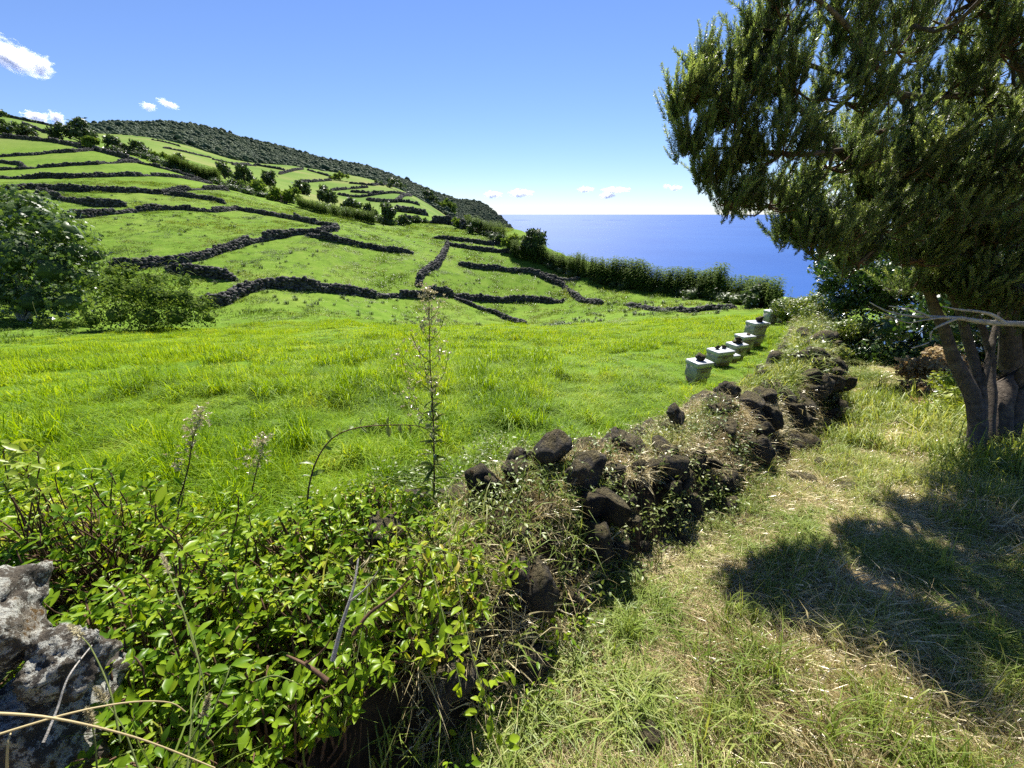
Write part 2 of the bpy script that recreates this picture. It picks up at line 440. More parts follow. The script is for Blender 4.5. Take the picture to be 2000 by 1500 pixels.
# ------------------------------------------------------------------ ground
az = np.concatenate([np.arange(-180, -64, 3.0), np.arange(-64, 64.01, 0.22), np.arange(67, 180, 3.0)]) * math.pi / 180
rr = np.concatenate([[0.05, .15], np.exp(np.linspace(math.log(0.28), math.log(760), 330))])
AZ, RR = np.meshgrid(az, rr)
GX, GY = RR * np.sin(AZ), RR * np.cos(AZ)
GZ = height(GX, GY)
wd, _ = poly_dist(WALL_LINE, GX, GY)
pd, _ = poly_dist(PATH_LINE, GX, GY)
# meadow runs a little lower than the path along the wall
near = smoothstep(14, 8, RR)
lushm = smoothstep(-.15, -.6, wd) * smoothstep(36, 22, RR)
drym = smoothstep(-.25, .1, wd) * smoothstep(20, 12, RR)
farm = smoothstep(180, 260, RR)
cliffm = smoothstep(3, 12, cliff_dist(GX, GY).reshape(GX.shape))
na, nr = len(az), len(rr)
idx = np.arange(na * nr).reshape(nr, na)
q = np.stack([idx[:-1, :-1], idx[:-1, 1:], idx[1:, 1:], idx[1:, :-1]], -1).reshape(-1, 4)
q2 = np.stack([idx[:-1, -1], idx[:-1, 0], idx[1:, 0], idx[1:, -1]], -1)
q = np.vstack([q, q2])[:, ::-1]
V = np.stack([GX, GY, GZ], -1).reshape(-1, 3)
fx, fy = V[q].mean(1)[:, 0], V[q].mean(1)[:, 1]
fp, _ = poly_dist(PATH_LINE, fx, fy); fw, _ = poly_dist(WALL_LINE, fx, fy)
is_path = (np.abs(fp) < 0.95 + 0.12 * vnoise(fx * 3, fy * 3, 5)) & (fw > .2) & (np.hypot(fx, fy) < 13)
def ground_piece(name, faces):
    used = np.unique(faces); remap = np.full(len(V), -1); remap[used] = np.arange(len(used))
    me = mesh_from(name, V[used], remap[faces], [M['turf']], smooth=True)
    for nm, arr in (('lush', lushm), ('dry', drym), ('far', farm), ('cliff', cliffm)):
        a = me.attributes.new(nm, 'FLOAT', 'POINT')
        a.data.foreach_set('value', arr.ravel()[used].astype(np.float32))
    return tag(obj(name, me), kind='structure')
ground_piece('ground', q[~is_path])
ground_piece('footpath', q[is_path])

# ------------------------------------------------------------------ sea
def sea_material():
    m, nt, nd, lk, out = new_mat('sea_water')
    p = N(nt, 'ShaderNodeBsdfPrincipled', Roughness=0.45)
    p.inputs['IOR'].default_value = 1.33
    p.inputs['Specular IOR Level'].default_value = 0.16
    c = ramp(nt, noise(nt, 0.0012, 5, .6), [(0.3, (0.016, 0.062, 0.23)), (0.7, (0.024, 0.082, 0.275))])
    lk.new(c, p.inputs['Base Color'])
    b = N(nt, 'ShaderNodeBump', Strength=0.25, Distance=1.0)
    lk.new(noise(nt, 0.02, 4, .6), b.inputs['Height'])
    lk.new(b.outputs[0], p.inputs['Normal'])
    lk.new(p.outputs[0], out.inputs[0])
    return m
M['sea'] = sea_material()
sr = np.array([30, 200, 1000, 4000, 15000, 60000, 90000.])
sa = np.linspace(-math.pi, math.pi, 129)[:-1]
SA, SR = np.meshgrid(sa, sr)
sv = np.stack([SR * np.sin(SA), SR * np.cos(SA), np.full(SA.shape, SEA_Z)], -1).reshape(-1, 3)
si = np.arange(sv.shape[0]).reshape(len(sr), -1)
sq = np.stack([si[:-1], np.roll(si, -1, 1)[:-1], np.roll(si, -1, 1)[1:], si[1:]], -1).reshape(-1, 4)[:, ::-1]
tag(obj('sea', mesh_from('sea', sv, sq, [M['sea']], smooth=True)), kind='structure')

# ------------------------------------------------------------------ wooded headland beyond the valley
SKYLINE = np.array([(60,262),(150,252),(205,245),(260,243),(330,242),(400,250),(440,262),(480,274),(560,292),(640,316),(720,328),(800,357),(850,379),(890,390),(925,392),(945,398),(962,410),(975,421),(988,432),(1003,447),(1012,462),(1022,500)], float)
FOOT = np.array([(60,275),(205,268),(330,278),(420,302),(560,326),(700,350),(780,376),(850,405),(900,432),(940,452),(960,470),(1022,560)], float)
def headland_z(azv, t):
    px = 1000 + F * np.tan(azv) * cp                      # first guess of the column
    for _ in range(6):
        py = np.interp(px, SKYLINE[:, 0], SKYLINE[:, 1]); dy = (F * cp + (750 - py) * sp)
        px = 1000 + np.tan(azv) * dy
    top = np.interp(px, SKYLINE[:, 0], SKYLINE[:, 1])
    foot = np.interp(px, FOOT[:, 0], FOOT[:, 1])
    def tan_el(py):
        d = np.hypot(px - 1000, F * cp + (750 - py) * sp)
        return (-F * sp + (750 - py) * cp) / d
    return tan_el(top), tan_el(foot)
ha = np.arange(-52, 1.6, 0.12) * math.pi / 180
ht = np.concatenate([np.linspace(-.35, 1, 60), np.linspace(1.04, 2.2, 14)])
HA, HT = np.meshgrid(ha, ht)
tt, tf = headland_z(HA, HT)
HR = 700 + 420 * HT + 40 * fbm(HA * 14, HT * 2, 4, 3)
sl = tf + (tt - tf) * np.clip(HT, -1, 1) + np.where(HT < 0, HT * .12, 0) - np.where(HT > 1, (HT - 1) * .22, 0)
HZ = CZ + sl * HR + 6 * fbm(HA * 60, HT * 5, 8, 3) * smoothstep(1.0, .8, HT) * smoothstep(.0, .2, HT)
HZ = np.maximum(HZ, SEA_Z - 8)
HX, HY = HR * np.sin(HA), HR * np.cos(HA)
hi = np.arange(HA.size).reshape(HA.shape)
hq = np.stack([hi[:-1, :-1], hi[:-1, 1:], hi[1:, 1:], hi[1:, :-1]], -1).reshape(-1, 4)[:, ::-1]
M['headland'] = rough_mat('headland', [(0.3, (0.03, 0.045, 0.03)), (0.55, (0.055, 0.078, 0.042)), (0.75, (0.095, 0.105, 0.06))], 0.02, rough=1, bump=.6, bscale=.1, dist=4, spec=.05)
tag(obj('headland', mesh_from('headland', np.stack([HX, HY, HZ], -1).reshape(-1, 3), hq, [M['headland']], smooth=True)), kind='structure')

# ------------------------------------------------------------------ stones
import bmesh
def ico(sub):
    bm = bmesh.new(); bmesh.ops.create_icosphere(bm, subdivisions=sub, radius=1.0)
    v = np.array([p.co[:] for p in bm.verts]); f = np.array([[x.index for x in p.verts] for p in bm.faces]); bm.free()
    return v, f
ICO = {k: ico(k) for k in (1, 2, 3, 5)}
def noise3(v, scale, seed):
    return (vnoise(v[:, 0] * scale + 31, v[:, 1] * scale + v[:, 2] * scale * .73, seed) + vnoise(v[:, 1] * scale - 17, v[:, 2] * scale + v[:, 0] * scale * .61, seed + 5)
            + vnoise(v[:, 2] * scale + 7, v[:, 0] * scale - v[:, 1] * scale * .57, seed + 9)) / 3 - .5
def rock_shape(seed, sub, planes=9, rough=.16):
    g = np.random.default_rng(seed)
    v, f = ICO[sub]; v = v.copy()
    for _ in range(planes):
        n = g.normal(size=3); n /= np.linalg.norm(n); d = g.uniform(.5, .85)
        k = v @ n; v = v - np.outer(np.maximum(k - d, 0) * .92, n)
    v *= 1 + (noise3(v, 1.6, seed) * rough * 2 + noise3(v, 4.0, seed + 3) * rough)[:, None]
    if sub >= 3: v *= 1 + (noise3(v, 9, seed + 6) * rough * .7)[:, None]
    if sub >= 5: v *= 1 + (noise3(v, 22, seed + 7) * rough * .45 + noise3(v, 50, seed + 8) * rough * .3)[:, None]
    return v / np.abs(v).max(0) * .5, f

def frames(d, roll=None, up=(0, 0, 1)):
    """rows e1 (along d), e2 (sideways), e3 (normal) for N directions"""
    d = d / np.linalg.norm(d, axis=1, keepdims=True)
    u = np.broadcast_to(np.array(up, float), d.shape)
    e2 = np.cross(u, d); ln = np.linalg.norm(e2, axis=1, keepdims=True)
    e2 = np.where(ln > 1e-4, e2 / np.maximum(ln, 1e-6), np.array([1., 0, 0]))
    e3 = np.cross(d, e2)
    if roll is not None:
        c, s = np.cos(roll)[:, None], np.sin(roll)[:, None]
        e2, e3 = c * e2 + s * e3, -s * e2 + c * e3
    return np.stack([d, e2, e3], 1)

def stamp(T, TF, pos, fr, scale):
    """copies of one template as one vertex / face array"""
    n, m = len(pos), len(T)
    scale = np.asarray(scale, float)
    if scale.ndim == 1: scale = np.repeat(scale[:, None], 3, 1)
    loc = T[None] * scale[:, None, :]
    v = np.einsum('nmk,nkj->nmj', loc, fr) + pos[:, None, :]
    f = (TF[None] + (np.arange(n) * m)[:, None, None]).reshape(-1, TF.shape[1])
    return v.reshape(-1, 3), f

def join(parts):
    """[(v, f)] -> v, [f...]"""
    vs, fs, o = [], [], 0
    for v, f in parts:
        if len(v) == 0: continue
        vs.append(v); fs.append(f + o); o += len(v)
    return np.vstack(vs), fs

ROCK1 = [rock_shape(100 + i, 1, 3, .1) for i in range(6)]

def resample(line, step):
    line = np.asarray(line, float)
    seg = np.hypot(*(line[1:, :2] - line[:-1, :2]).T); s = np.concatenate([[0], np.cumsum(seg)])
    k = max(2, int(s[-1] / step) + 1)
    t = np.linspace(0, s[-1], k)
    return np.stack([np.interp(t, s, line[:, i]) for i in range(line.shape[1])], 1), t

def field_wall(label, pix, h=1.15, w=.65, stone=.34, seed=0, group='dark stone walls dividing the hillside fields'):
    g = np.random.default_rng(seed + 500)
    pts = np.array([ground_at(*p) for p in pix])
    line, arc = resample(pts[:, :2], stone * .85)
    tx = np.gradient(line[:, 0]); ty = np.gradient(line[:, 1]); L = np.hypot(tx, ty) + 1e-9
    nx, ny = -ty / L, tx / L
    wob = fbm(arc / 6.0, arc * 0 + seed, seed, 2) * .25
    line = line + np.stack([nx * wob, ny * wob], 1)
    hh = h * np.clip(1 + .5 * fbm(arc / 3.0, arc * 0 + seed * 3, seed + 1, 3) - .5 * (vnoise(arc / 4.5, arc * 0, seed + 40) > .86), .3, 1.5)
    hh *= smoothstep(-.3, .8, arc) * smoothstep(-.3, .8, arc[-1] - arc) * .5 + .5
    courses = max(2, int(round(h / (stone * .62))))
    P, S, A = [], [], []
    for k in range(courses + 1):
        fr = k / courses
        for side in (-1, 1):
            off = side * w * .5 * (1 - .35 * fr) if k < courses else side * w * .13
            j = g.normal(0, .065, (len(line), 3)) * stone * 2.6
            z = hh * fr * .92
            x = line[:, 0] + nx * off + j[:, 0]; y = line[:, 1] + ny * off + j[:, 1]
            P.append(np.stack([x, y, z + j[:, 2] + stone * .2], 1))
            S.append(stone * g.uniform(.6, 1.6, (len(line), 1)) * g.uniform(.8, 1.25, (len(line), 3)) * np.array([1.05, .95, .8]))
            A.append(np.full(len(line), np.nan))
    P, S = np.vstack(P), np.vstack(S)
    P[:, 2] += height(P[:, 0], P[:, 1]) - .12
    parts = []
    which = g.integers(0, 6, len(P))
    rotd = g.normal(size=(len(P), 3)); rotd[:, 2] *= .35
    fr = frames(rotd)
    for k in range(6):
        m = which == k
        if m.any(): parts.append(stamp(ROCK1[k][0], ROCK1[k][1], P[m], fr[m], S[m]))
    # plain inner core, added to block light between the stones
    cz = height(line[:, 0], line[:, 1])
    ww = w * .33
    c = [np.stack([line[:, 0] + nx * s * ww * q, line[:, 1] + ny * s * ww * q, cz + dz], 1) for s, q, dz in ((-1, 1, -.3), (-1, .6, hh * .85), (1, .6, hh * .85), (1, 1, -.3))]
    cv = np.stack(c, 1).reshape(-1, 3); i = np.arange(len(line) - 1)[:, None] * 4
    cf = np.concatenate([i + np.array([[a, a + 1, a + 5, a + 4]]) for a in range(3)])
    cf = np.concatenate([cf[:, [0, 1, 2]], cf[:, [0, 2, 3]]])
    parts.append((cv, cf))
    v, f = join(parts)
    base = np.array([*line[len(line) // 2], 0.]); base[2] = height(base[:1], base[1:2])[0]
    me = mesh_from('dry_stone_wall', v - base, f, [M['far_stone']])
    return tag(obj('dry_stone_wall', me, loc=base), label, 'stone wall', group, 'thing')

WALLS = [
 ('long dark stone wall climbing over a crest below the lowest hillside field', [(400,590),(432,598),(481,574),(527,563),(595,568),(676,575),(757,581),(822,582),(887,581)], 1.2, .7, .34),
 ('dark wall running level to the right from the junction below the tall weed', [(893,581),(933,587),(1000,589),(1050,589),(1100,590)], 1.05, .7, .34),
 ('low broken wall slanting down right from the long wall into the grass', [(890,584),(920,597),(969,614),(1027,635)], .6, .6, .34),
 ('grey wall seen end on climbing up the slope in the middle', [(816,561),(822,543),(855,517),(871,488),(876,477)], 1.15, .8, .34),
 ('wall sweeping from the thicket up to a hairpin bend in the middle field', [(218,522),(275,528),(320,520),(368,514),(416,501),(497,474),(582,459),(627,456),(655,452),(660,446)], 1.3, .7, .34),
 ('straight wall dropping right from the hairpin bend to a free end', [(601,462),(660,474),(725,487),(806,497)], 1.1, .65, .34),
 ('short wall stub ending bluntly just right of the thicket', [(330,531),(384,537),(458,548)], 1.2, .7, .34),
 ('long wall above the widest field running right and down to the hairpin', [(138,422),(160,426),(240,418),(320,411),(416,415),(464,410),(507,417),(562,428),(627,440),(660,446)], 1.2, .7, .36),
 ('slanting wall joining two terrace walls above the fig tree', [(74,378),(128,392),(192,403),(246,403)], 1.3, .7, .36),
 ('short wall slanting down right between two terrace walls', [(323,381),(384,389),(439,399)], 1.0, .6, .36),
 ('thick dark terrace wall, fourth line down from the hilltop tree', [(0,372),(32,372),(54,370),(154,375),(224,376),(314,379),(445,373)], 1.4, .75, .38),
 ('terrace wall third down from the hilltop tree, running to the reeds', [(0,349),(64,350),(144,349),(275,346),(346,347),(413,360)], 1.15, .7, .4),
 ('terrace wall second down from the hilltop tree', [(0,333),(48,331),(106,327),(192,322),(272,319)], 1.1, .7, .42),
 ('short curved wall spur at the left edge between two terrace walls', [(0,318),(42,322),(51,330)], 1.0, .7, .42),
 ('terrace wall just below the hilltop tree', [(0,307),(64,304),(144,298),(189,295)], 1.1, .7, .45),
 ('wall dropping along the ridge beside the sunlit reeds', [(272,320),(336,335),(413,360)], 1.1, .7, .42),
 ('dark overgrown wall along the hilltop under the lone tree', [(0,269),(60,274),(105,278),(190,295),(272,318)], 1.5, .8, .5),
 ('wall running right from the top of the end on wall to the reeds', [(876,479),(920,487),(1001,495)], 1.1, .7, .36),
 ('upper short wall near the headland ending in a dark bush', [(848,466),(904,472),(952,479),(978,477)], .9, .7, .38),
 ('wall slanting right across the sunlit field beside the reed hedge', [(896,517),(970,527),(1034,534),(1131,546)], .95, .65, .34),
 ('broken wall dropping right in front of the reed hedge', [(1038,534),(1097,559),(1140,589),(1176,595)], .75, .6, .32),
 ('low curved wall lying in front of the right reed hedge', [(1225,597),(1289,610),(1352,611),(1437,604)], .55, .6, .3),
 ('thick dark wall crossing below the small bright field by the headland', [(774,435),(822,435),(884,440),(907,448)], 2.6, 1.2, .55),
 ('high dark wall slanting across the left skyline slope', [(0,226),(60,239),(118,251)], 1.3, .9, .6),
 ('short high wall below the left skyline slope', [(48,244),(93,261)], 1.2, .9, .6),
 ('wall crossing the slope right of the hilltop tree', [(298,274),(352,287)], 1.6, 1.2, .8),
 ('wall running below the wooded hill foot', [(320,290),(370,300),(413,309)], 1.6, 1.2, .8),
 ('wall continuing right under the woods towards the far pastures', [(416,312),(500,325)], 1.7, 1.2, .8),
]
for i, (lab, pix, h, w, st) in enumerate(WALLS):
    field_wall(lab, pix, h * .7, w * .66, st * (.8 if st < .5 else 1), i)
FAR_WALLS = [
 ('far wall under the uppermost bright pasture near the woods', [(579,357),(647,353)]),
 ('far wall below the wide pasture left of the round copse', [(647,372),(679,370),(718,367)]),
 ('far wall slanting down to the round copse', [(601,333),(647,346)]),
 ('far wall tilted up towards the woods at the pasture corner', [(546,341),(592,331)]),
 ('long far wall slanting right below the round copse', [(683,359),(728,363),(806,380)]),
 ('short far wall between two tan pastures', [(686,376),(751,378)]),
 ('zigzag far wall edging the tan pastures', [(660,381),(702,386),(744,380),(790,381)]),
 ('lowest far wall below the tan pasture corner', [(718,391),(767,396),(819,402)]),
 ('far wall rising steeply between two tan pastures', [(774,396),(803,383)]),
 ('far wall below the edge of the woods on the left', [(497,323),(556,333)]),
 ('tiny far wall at the left end of the woods', [(455,323),(488,322)]),
 ('far wall along the near rim of the far pastures', [(774,414),(832,422)]),
]
for i, (lab, pix) in enumerate(FAR_WALLS):
    field_wall(lab, pix, 1.9, 1.6, 1.0, 60 + i, 'far walls between the distant pastures')

# ------------------------------------------------------------------ tumbled wall along the path: bank of earth and single stones
wl_line, wl_arc = resample(WALL_LINE, .12)
wt = np.gradient(wl_line, axis=0); wt /= np.linalg.norm(wt, axis=1, keepdims=True)
wn_ = np.stack([wt[:, 1], -wt[:, 0]], 1)                       # towards the path
def wall_h(arc):
    return (.50 + .3 * smoothstep(9.6, 11.5, arc)) + .16 * fbm(arc / .9, arc * 0 + 2, 31, 3)
bank = wl_line.copy()
prof = [(-.42, -.10), (-.33, .55), (-.18, .86), (0, .97), (.2, .82), (.34, .5), (.5, -.10)]
bv = []
for off, hf in prof:
    p = wl_line + wn_ * (off * np.where(off > 0, 1 - .3 * smoothstep(9.5, 11, wl_arc), 1) * (1 + .25 * fbm(wl_arc / .6, wl_arc * 0 + off * 9, 77, 2)))[:, None]
    bv.append(np.stack([p[:, 0], p[:, 1], height(p[:, 0], p[:, 1]) + (wall_h(wl_arc) * hf * .86 + .05 * fbm(p[:, 0] * 7, p[:, 1] * 7, 41, 2) if hf > 0 else -.08)], 1))
bv = np.stack(bv, 1)
bi = np.arange(bv.shape[0] * bv.shape[1]).reshape(bv.shape[:2])
bq = np.stack([bi[:-1, :-1], bi[:-1, 1:], bi[1:, 1:], bi[1:, :-1]], -1).reshape(-1, 4)
M['earth'] = rough_mat('earth', [(0.3, (0.018, 0.013, 0.009)), (0.55, (0.045, 0.033, 0.02)), (0.75, (0.10, 0.075, 0.04))], 7, rough=1, bump=.9, bscale=25, dist=.03, spec=.05)
wall_root = empty('dry_stone_wall', (1.5, 2.8, float(height(np.array([1.5]), np.array([2.8]))[0])))
tag(wall_root, 'tumbled mossy stone wall along the path between meadow and track', 'stone wall', kind='thing')
wo = np.array(wall_root.location)
obj('earth_core', mesh_from('earth_core', bv.reshape(-1, 3) - wo, bq, [M['earth']], smooth=True), wall_root)
STONES = []
for i in range(9):
    v, f = rock_shape(200 + i, 3, 14, .36)
    STONES.append(mesh_from('stone', v, f, [M['basalt_pale'] if i % 3 == 0 else M['basalt']]))
stone_spots = []
g = np.random.default_rng(11)
arc_tot = wl_arc[-1]
s = 5.35
while s < 17.5:                                               # metres along the wall
    x, y = np.interp(s, wl_arc, wl_line[:, 0]), np.interp(s, wl_arc, wl_line[:, 1])
    tx, ty = np.interp(s, wl_arc, wn_[:, 0]), np.interp(s, wl_arc, wn_[:, 1])
    r = math.hypot(x, y)
    H = float(wall_h(np.array([s]))[0])
    for off, hf in ((-.30, .75), (-.1, 1.02), (.12, 1.0), (.30, .78), (.38, .48), (.46, .16)):
        if g.random() < (.28 if s < 8.3 else .3): continue
        sz = g.uniform(.09, .23) if s < 9 else g.uniform(.16, .34)
        stone_spots.append((s + g.normal(0, .05), off + g.normal(0, .04), hf * H + g.normal(0, .03), sz))
    s += .17 if s < 9 else .3
stone_spots = stone_spots[:275]
# a few big ones the photograph shows
for px, py, dep, sz in [(1075,880,2.25,.26),(1010,910,2.2,.2),(1140,925,2.2,.24),(1190,990,2.1,.22),(985,985,2.15,.22),(1090,980,2.15,.28),(880,985,2.3,.24),(800,985,2.3,.2),
                        (1290,880,2.75,.22),(1320,812,3.1,.18),(1400,805,3.5,.24),(1415,840,3.3,.26),(1310,915,2.6,.22),(1480,742,4.6,.2),(1590,700,5.0,.28),(1560,710,4.9,.26),(1600,665,6.0,.3),(1230,880,2.7,.24),(1500,765,4.5,.24)]:
    stone_spots.append((at(px, py, dep), sz))
for k, sp_ in enumerate(stone_spots):
    if len(sp_) == 4:
        s, off, hz, sz = sp_
        x = np.interp(s, wl_arc, wl_line[:, 0]) + np.interp(s, wl_arc, wn_[:, 0]) * off
        y = np.interp(s, wl_arc, wl_line[:, 1]) + np.interp(s, wl_arc, wn_[:, 1]) * off
        p = np.array([x, y, float(height(np.array([x]), np.array([y]))[0]) + hz - .05])
    else:
        p, sz = sp_
    o = obj('stone', STONES[int(g.integers(0, 9))], wall_root, p - wo, tuple(g.uniform(0, 6.28, 3)), tuple(sz * g.uniform(.85, 1.35, 3) * np.array([1.15, 1, .85])))

# big lichened boulder on the near end of the wall
v, f = rock_shape(333, 5, 7, .3)
bl = at(-30, 1200, .88)
boulder = obj('boulder', mesh_from('boulder', v * np.array([.27, .27, .31]), f, [M['basalt_lichen']], smooth=True), loc=bl, rot=(.2, .3, .6))
tag(boulder, 'large lichen crusted boulder on the near end of the wall', 'boulder')
v, f = rock_shape(335, 5, 7, .3)
tag(obj('boulder', mesh_from('boulder', v * np.array([.17, .18, .2]), f, [M['basalt_lichen']], smooth=True), loc=at(140, 1290, .9), rot=(.4, .1, 1.6)), 'smaller pale lichened rock tucked right of the large boulder', 'boulder')
v, f = rock_shape(339, 5, 7, .3)
tag(obj('boulder', mesh_from('boulder', v * np.array([.4, .3, .36]), f, [M['basalt_lichen']], smooth=True), loc=at(40, 1430, .9), rot=(.1, .5, .2)), 'dark shaded rock under the large lichened boulder', 'boulder')

# loose stones on the path
for k, (px, py, sz, lab) in enumerate([(1615,915,.20,'flat dark stone embedded in the path at the shadow edge'),(1662,918,.16,'smaller dark stone right of the flat one on the path'),(1560,940,.22,'dark stone in the path beside the wall foot'),
                      (1650,955,.15,'stone half hidden where the tree shadow begins'),(1632,890,.11,'small pebble like stone farthest up the path'),(1405,925,.2,'stone fallen at the wall foot left of the path'),(1275,1345,.07,'small pale pebble lying in the dry grass'),(1270,1435,.09,'dark pebble near the bottom of the path')]):
    p = ground_at(px, py)
    o = obj('path_stone', STONES[(k * 2) % 9], None, p + np.array([0, 0, sz * .12]), (0.2, .1, k), (sz * 1.2, sz, sz * .6))
    tag(o, lab, 'stone', 'loose stones on the path')

# ------------------------------------------------------------------ beehives
def box_arrays(x0, x1, y0, y1, z0, z1, bev=.004):
    bm = bmesh.new(); bmesh.ops.create_cube(bm, size=1)
    for vv in bm.verts:
        vv.co = ((x0 + x1) / 2 + vv.co.x * (x1 - x0), (y0 + y1) / 2 + vv.co.y * (y1 - y0), (z0 + z1) / 2 + vv.co.z * (z1 - z0))
    bmesh.ops.bevel(bm, geom=bm.edges[:], offset=bev, segments=1, affect='EDGES')
    bmesh.ops.triangulate(bm, faces=bm.faces[:])
    v = np.array([p.co[:] for p in bm.verts]); f = np.array([[x.index for x in p.verts] for p in bm.faces]); bm.free()
    return v, f
def part_box(name, mat, parent, *b, bev=.004):
    v, f = box_arrays(*b, bev=bev)
    return obj(name, mesh_from(name, v, f, [mat]), parent)
HIVES = [  # px, py of the base, depth, w, d, h, turn, stacked boxes, label, rocks on the lid
 (1358,748,6.9,.46,.40,.36,.30,1,'nearest pale beehive box with a dark rock on its lid',[(0,.02,.20)]),
 (1402,710,8.2,.60,.44,.30,.30,1,'wide pale beehive second from the front with two small rocks on top',[(-.06,.04,.13),(.12,.06,.12)]),
 (1432,704,9.2,.50,.42,.36,.28,1,'beehive behind the wide one with a rock balanced on a flat slab',[(0,0,.24),(0,0,.16)]),
 (1424,706,8.7,.34,.40,.14,.3,1,'low pale box squeezed between the second and third beehives',[]),
 (1447,690,10.0,.52,.42,.40,.25,1,'pale beehive with a thin slab of stone on its lid',[(.08,0,.14)]),
 (1463,690,10.8,.62,.44,.66,.25,2,'tallest beehive of two stacked boxes with a mossy rock on top',[(.06,0,.26)]),
 (1484,648,12.6,.46,.44,.20,.2,1,'low beehive whose flat lid barely clears the grass',[(0,0,.16)]),
 (1500,635,13.6,.50,.44,.48,.2,1,'grey beehive near the far end of the row with a dark stone on it',[(.05,0,.2)]),
 (1520,624,14.6,.46,.44,.38,.2,1,'last beehive of the row half hidden behind the grey one',[(-.05,0,.14)]),
]
hg = np.random.default_rng(5)
for px, py, dep, w, d, h, turn, nb, lab, rocks in HIVES:
    w, d, h = w * .7, d * .72, h * .9
    p = at(px, py, dep); p[2] = float(height(p[:1], p[1:2])[0]) + .07
    e = empty('beehive', p, turn); tag(e, lab, 'beehive', 'beehives in a row along the wall')
    part_box('stand', M['hive_wood'], e, -w * .42, w * .42, -d * .42, d * .42, -.25, .03)
    z = .03
    for b in range(nb):
        hb = (h - .1) / nb
        bx = part_box('hive_box', M['hive_paint'], e, -w / 2 + .006, w / 2 - .006, -d / 2 + .006, d / 2 - .006, z + .004, z + hb)
        part_box('hand_grip', M['hive_wood'], bx, -.07, .07, -d / 2 - .006, -d / 2 + .012, z + hb * .55, z + hb * .7, bev=.002)
        part_box('batten', M['hive_wood'], bx, -w / 2 + .002, w / 2 - .002, -d / 2 - .009, -d / 2 + .010, z + hb * .80, z + hb * .88, bev=.002)
        z += hb + .004
    part_box('entrance_slot', M['hive_wood'], e, -w * .3, w * .3, -d / 2 - .015, -d / 2 + .022, .035, .06, bev=.002)
    part_box('lid', M['hive_lid'], e, -w / 2 - .008, w / 2 + .008, -d / 2 - .012, d / 2 + .012, z, z + .075, bev=.006)
    zz = z + .075
    for k, (rx, ry, rs) in enumerate(rocks):
        thick = rs * (.75 if k == len(rocks) - 1 or len(rocks) == 1 or 'two' in lab else .35)
        if 'slab' in lab and k == 0: thick = rs * .3
        c, s = math.cos(turn), math.sin(turn)
        o = obj('rock', STONES[int(hg.integers(0, 9))], None, (p[0] + rx * c - ry * s, p[1] + rx * s + ry * c, p[2] + zz + thick * .42), (0, 0, hg.uniform(0, 6)), (rs, rs * .85, thick))
        tag(o, {0: 'dark rock on the lid of the ', 1: 'second rock on the lid of the '}[k] + lab.split(' with ')[0].split(' whose ')[0].replace(' half hidden behind the grey one', '').replace(' of two stacked boxes', ''), 'rock', 'rocks on the beehive lids')
        if 'two' not in lab: zz += thick * .8

# ------------------------------------------------------------------ plant helpers
def tube(pts, rad, sides=5):
    pts = np.asarray(pts, float); n = len(pts)
    rad = np.broadcast_to(np.asarray(rad, float), (n,))
    t = np.gradient(pts, axis=0); t /= np.linalg.norm(t, axis=1, keepdims=True) + 1e-9
    ref = np.where(np.abs(t[:, 2:3]) > .9, np.array([[1., 0, 0]]), np.array([[0, 0, 1.]]))
    a = np.cross(t, ref); a /= np.linalg.norm(a, axis=1, keepdims=True); b = np.cross(t, a)
    ang = np.arange(sides) * 2 * math.pi / sides
    v = pts[:, None] + rad[:, None, None] * (np.cos(ang)[None, :, None] * a[:, None] + np.sin(ang)[None, :, None] * b[:, None])
    i = np.arange(n * sides).reshape(n, sides); j = np.roll(i, -1, 1)
    f = np.concatenate([np.stack([i[:-1], j[:-1], j[1:]], -1).reshape(-1, 3), np.stack([i[:-1], j[1:], i[1:]], -1).reshape(-1, 3)])
    return v.reshape(-1, 3), f
def spline(ctrl, n):
    c = np.asarray(ctrl, float); k = len(c)
    if k < 3: return np.stack([np.interp(np.linspace(0, k - 1, n), np.arange(k), c[:, i]) for i in range(c.shape[1])], 1)
    out = []
    for u in np.linspace(0, k - 1 - 1e-6, n):
        i = int(u); t = u - i
        p0, p1, p2, p3 = c[max(i - 1, 0)], c[i], c[min(i + 1, k - 1)], c[min(i + 2, k - 1)]
        out.append(.5 * (2 * p1 + (p2 - p0) * t + (2 * p0 - 5 * p1 + 4 * p2 - p3) * t * t + (3 * p1 - p0 - 3 * p2 + p3) * t ** 3))
    return np.array(out)
def unit(v):
    return v / (np.linalg.norm(v, axis=-1, keepdims=True) + 1e-9)
def sph(g, n):
    return unit(g.normal(size=(n, 3)))

RH_T = np.array([(0, 0, 0), (.45, .28, .05), (1, 0, -.04), (.45, -.28, .05)], float)
RH_F = np.array([(0, 2, 1), (0, 3, 2)])
OV_T = np.array([(0, 0, 0), (.28, .17, .035), (.28, 0, 0), (.28, -.17, .035), (.62, .21, .03), (.62, 0, -.015), (.62, -.21, .03), (.86, .11, -.02), (.86, -.11, -.02), (1, 0, -.09)], float)
OV_F = np.array([(0, 2, 1), (0, 3, 2), (1, 2, 5), (1, 5, 4), (2, 3, 6), (2, 6, 5), (4, 5, 7), (5, 6, 8), (5, 9, 7), (5, 8, 9)])
FIG_T = np.array([(0, 0, 0), (.25, .3, .05), (.45, .12, 0), (.62, .42, .02), (.7, .12, 0), (1, 0, -.08), (.7, -.12, 0), (.62, -.42, .02), (.45, -.12, 0), (.25, -.3, .05)], float)
FIG_F = np.array([(0, 2, 1), (0, 8, 2), (0, 9, 8), (2, 4, 3), (2, 8, 6), (2, 6, 4), (4, 6, 5), (8, 7, 6)])
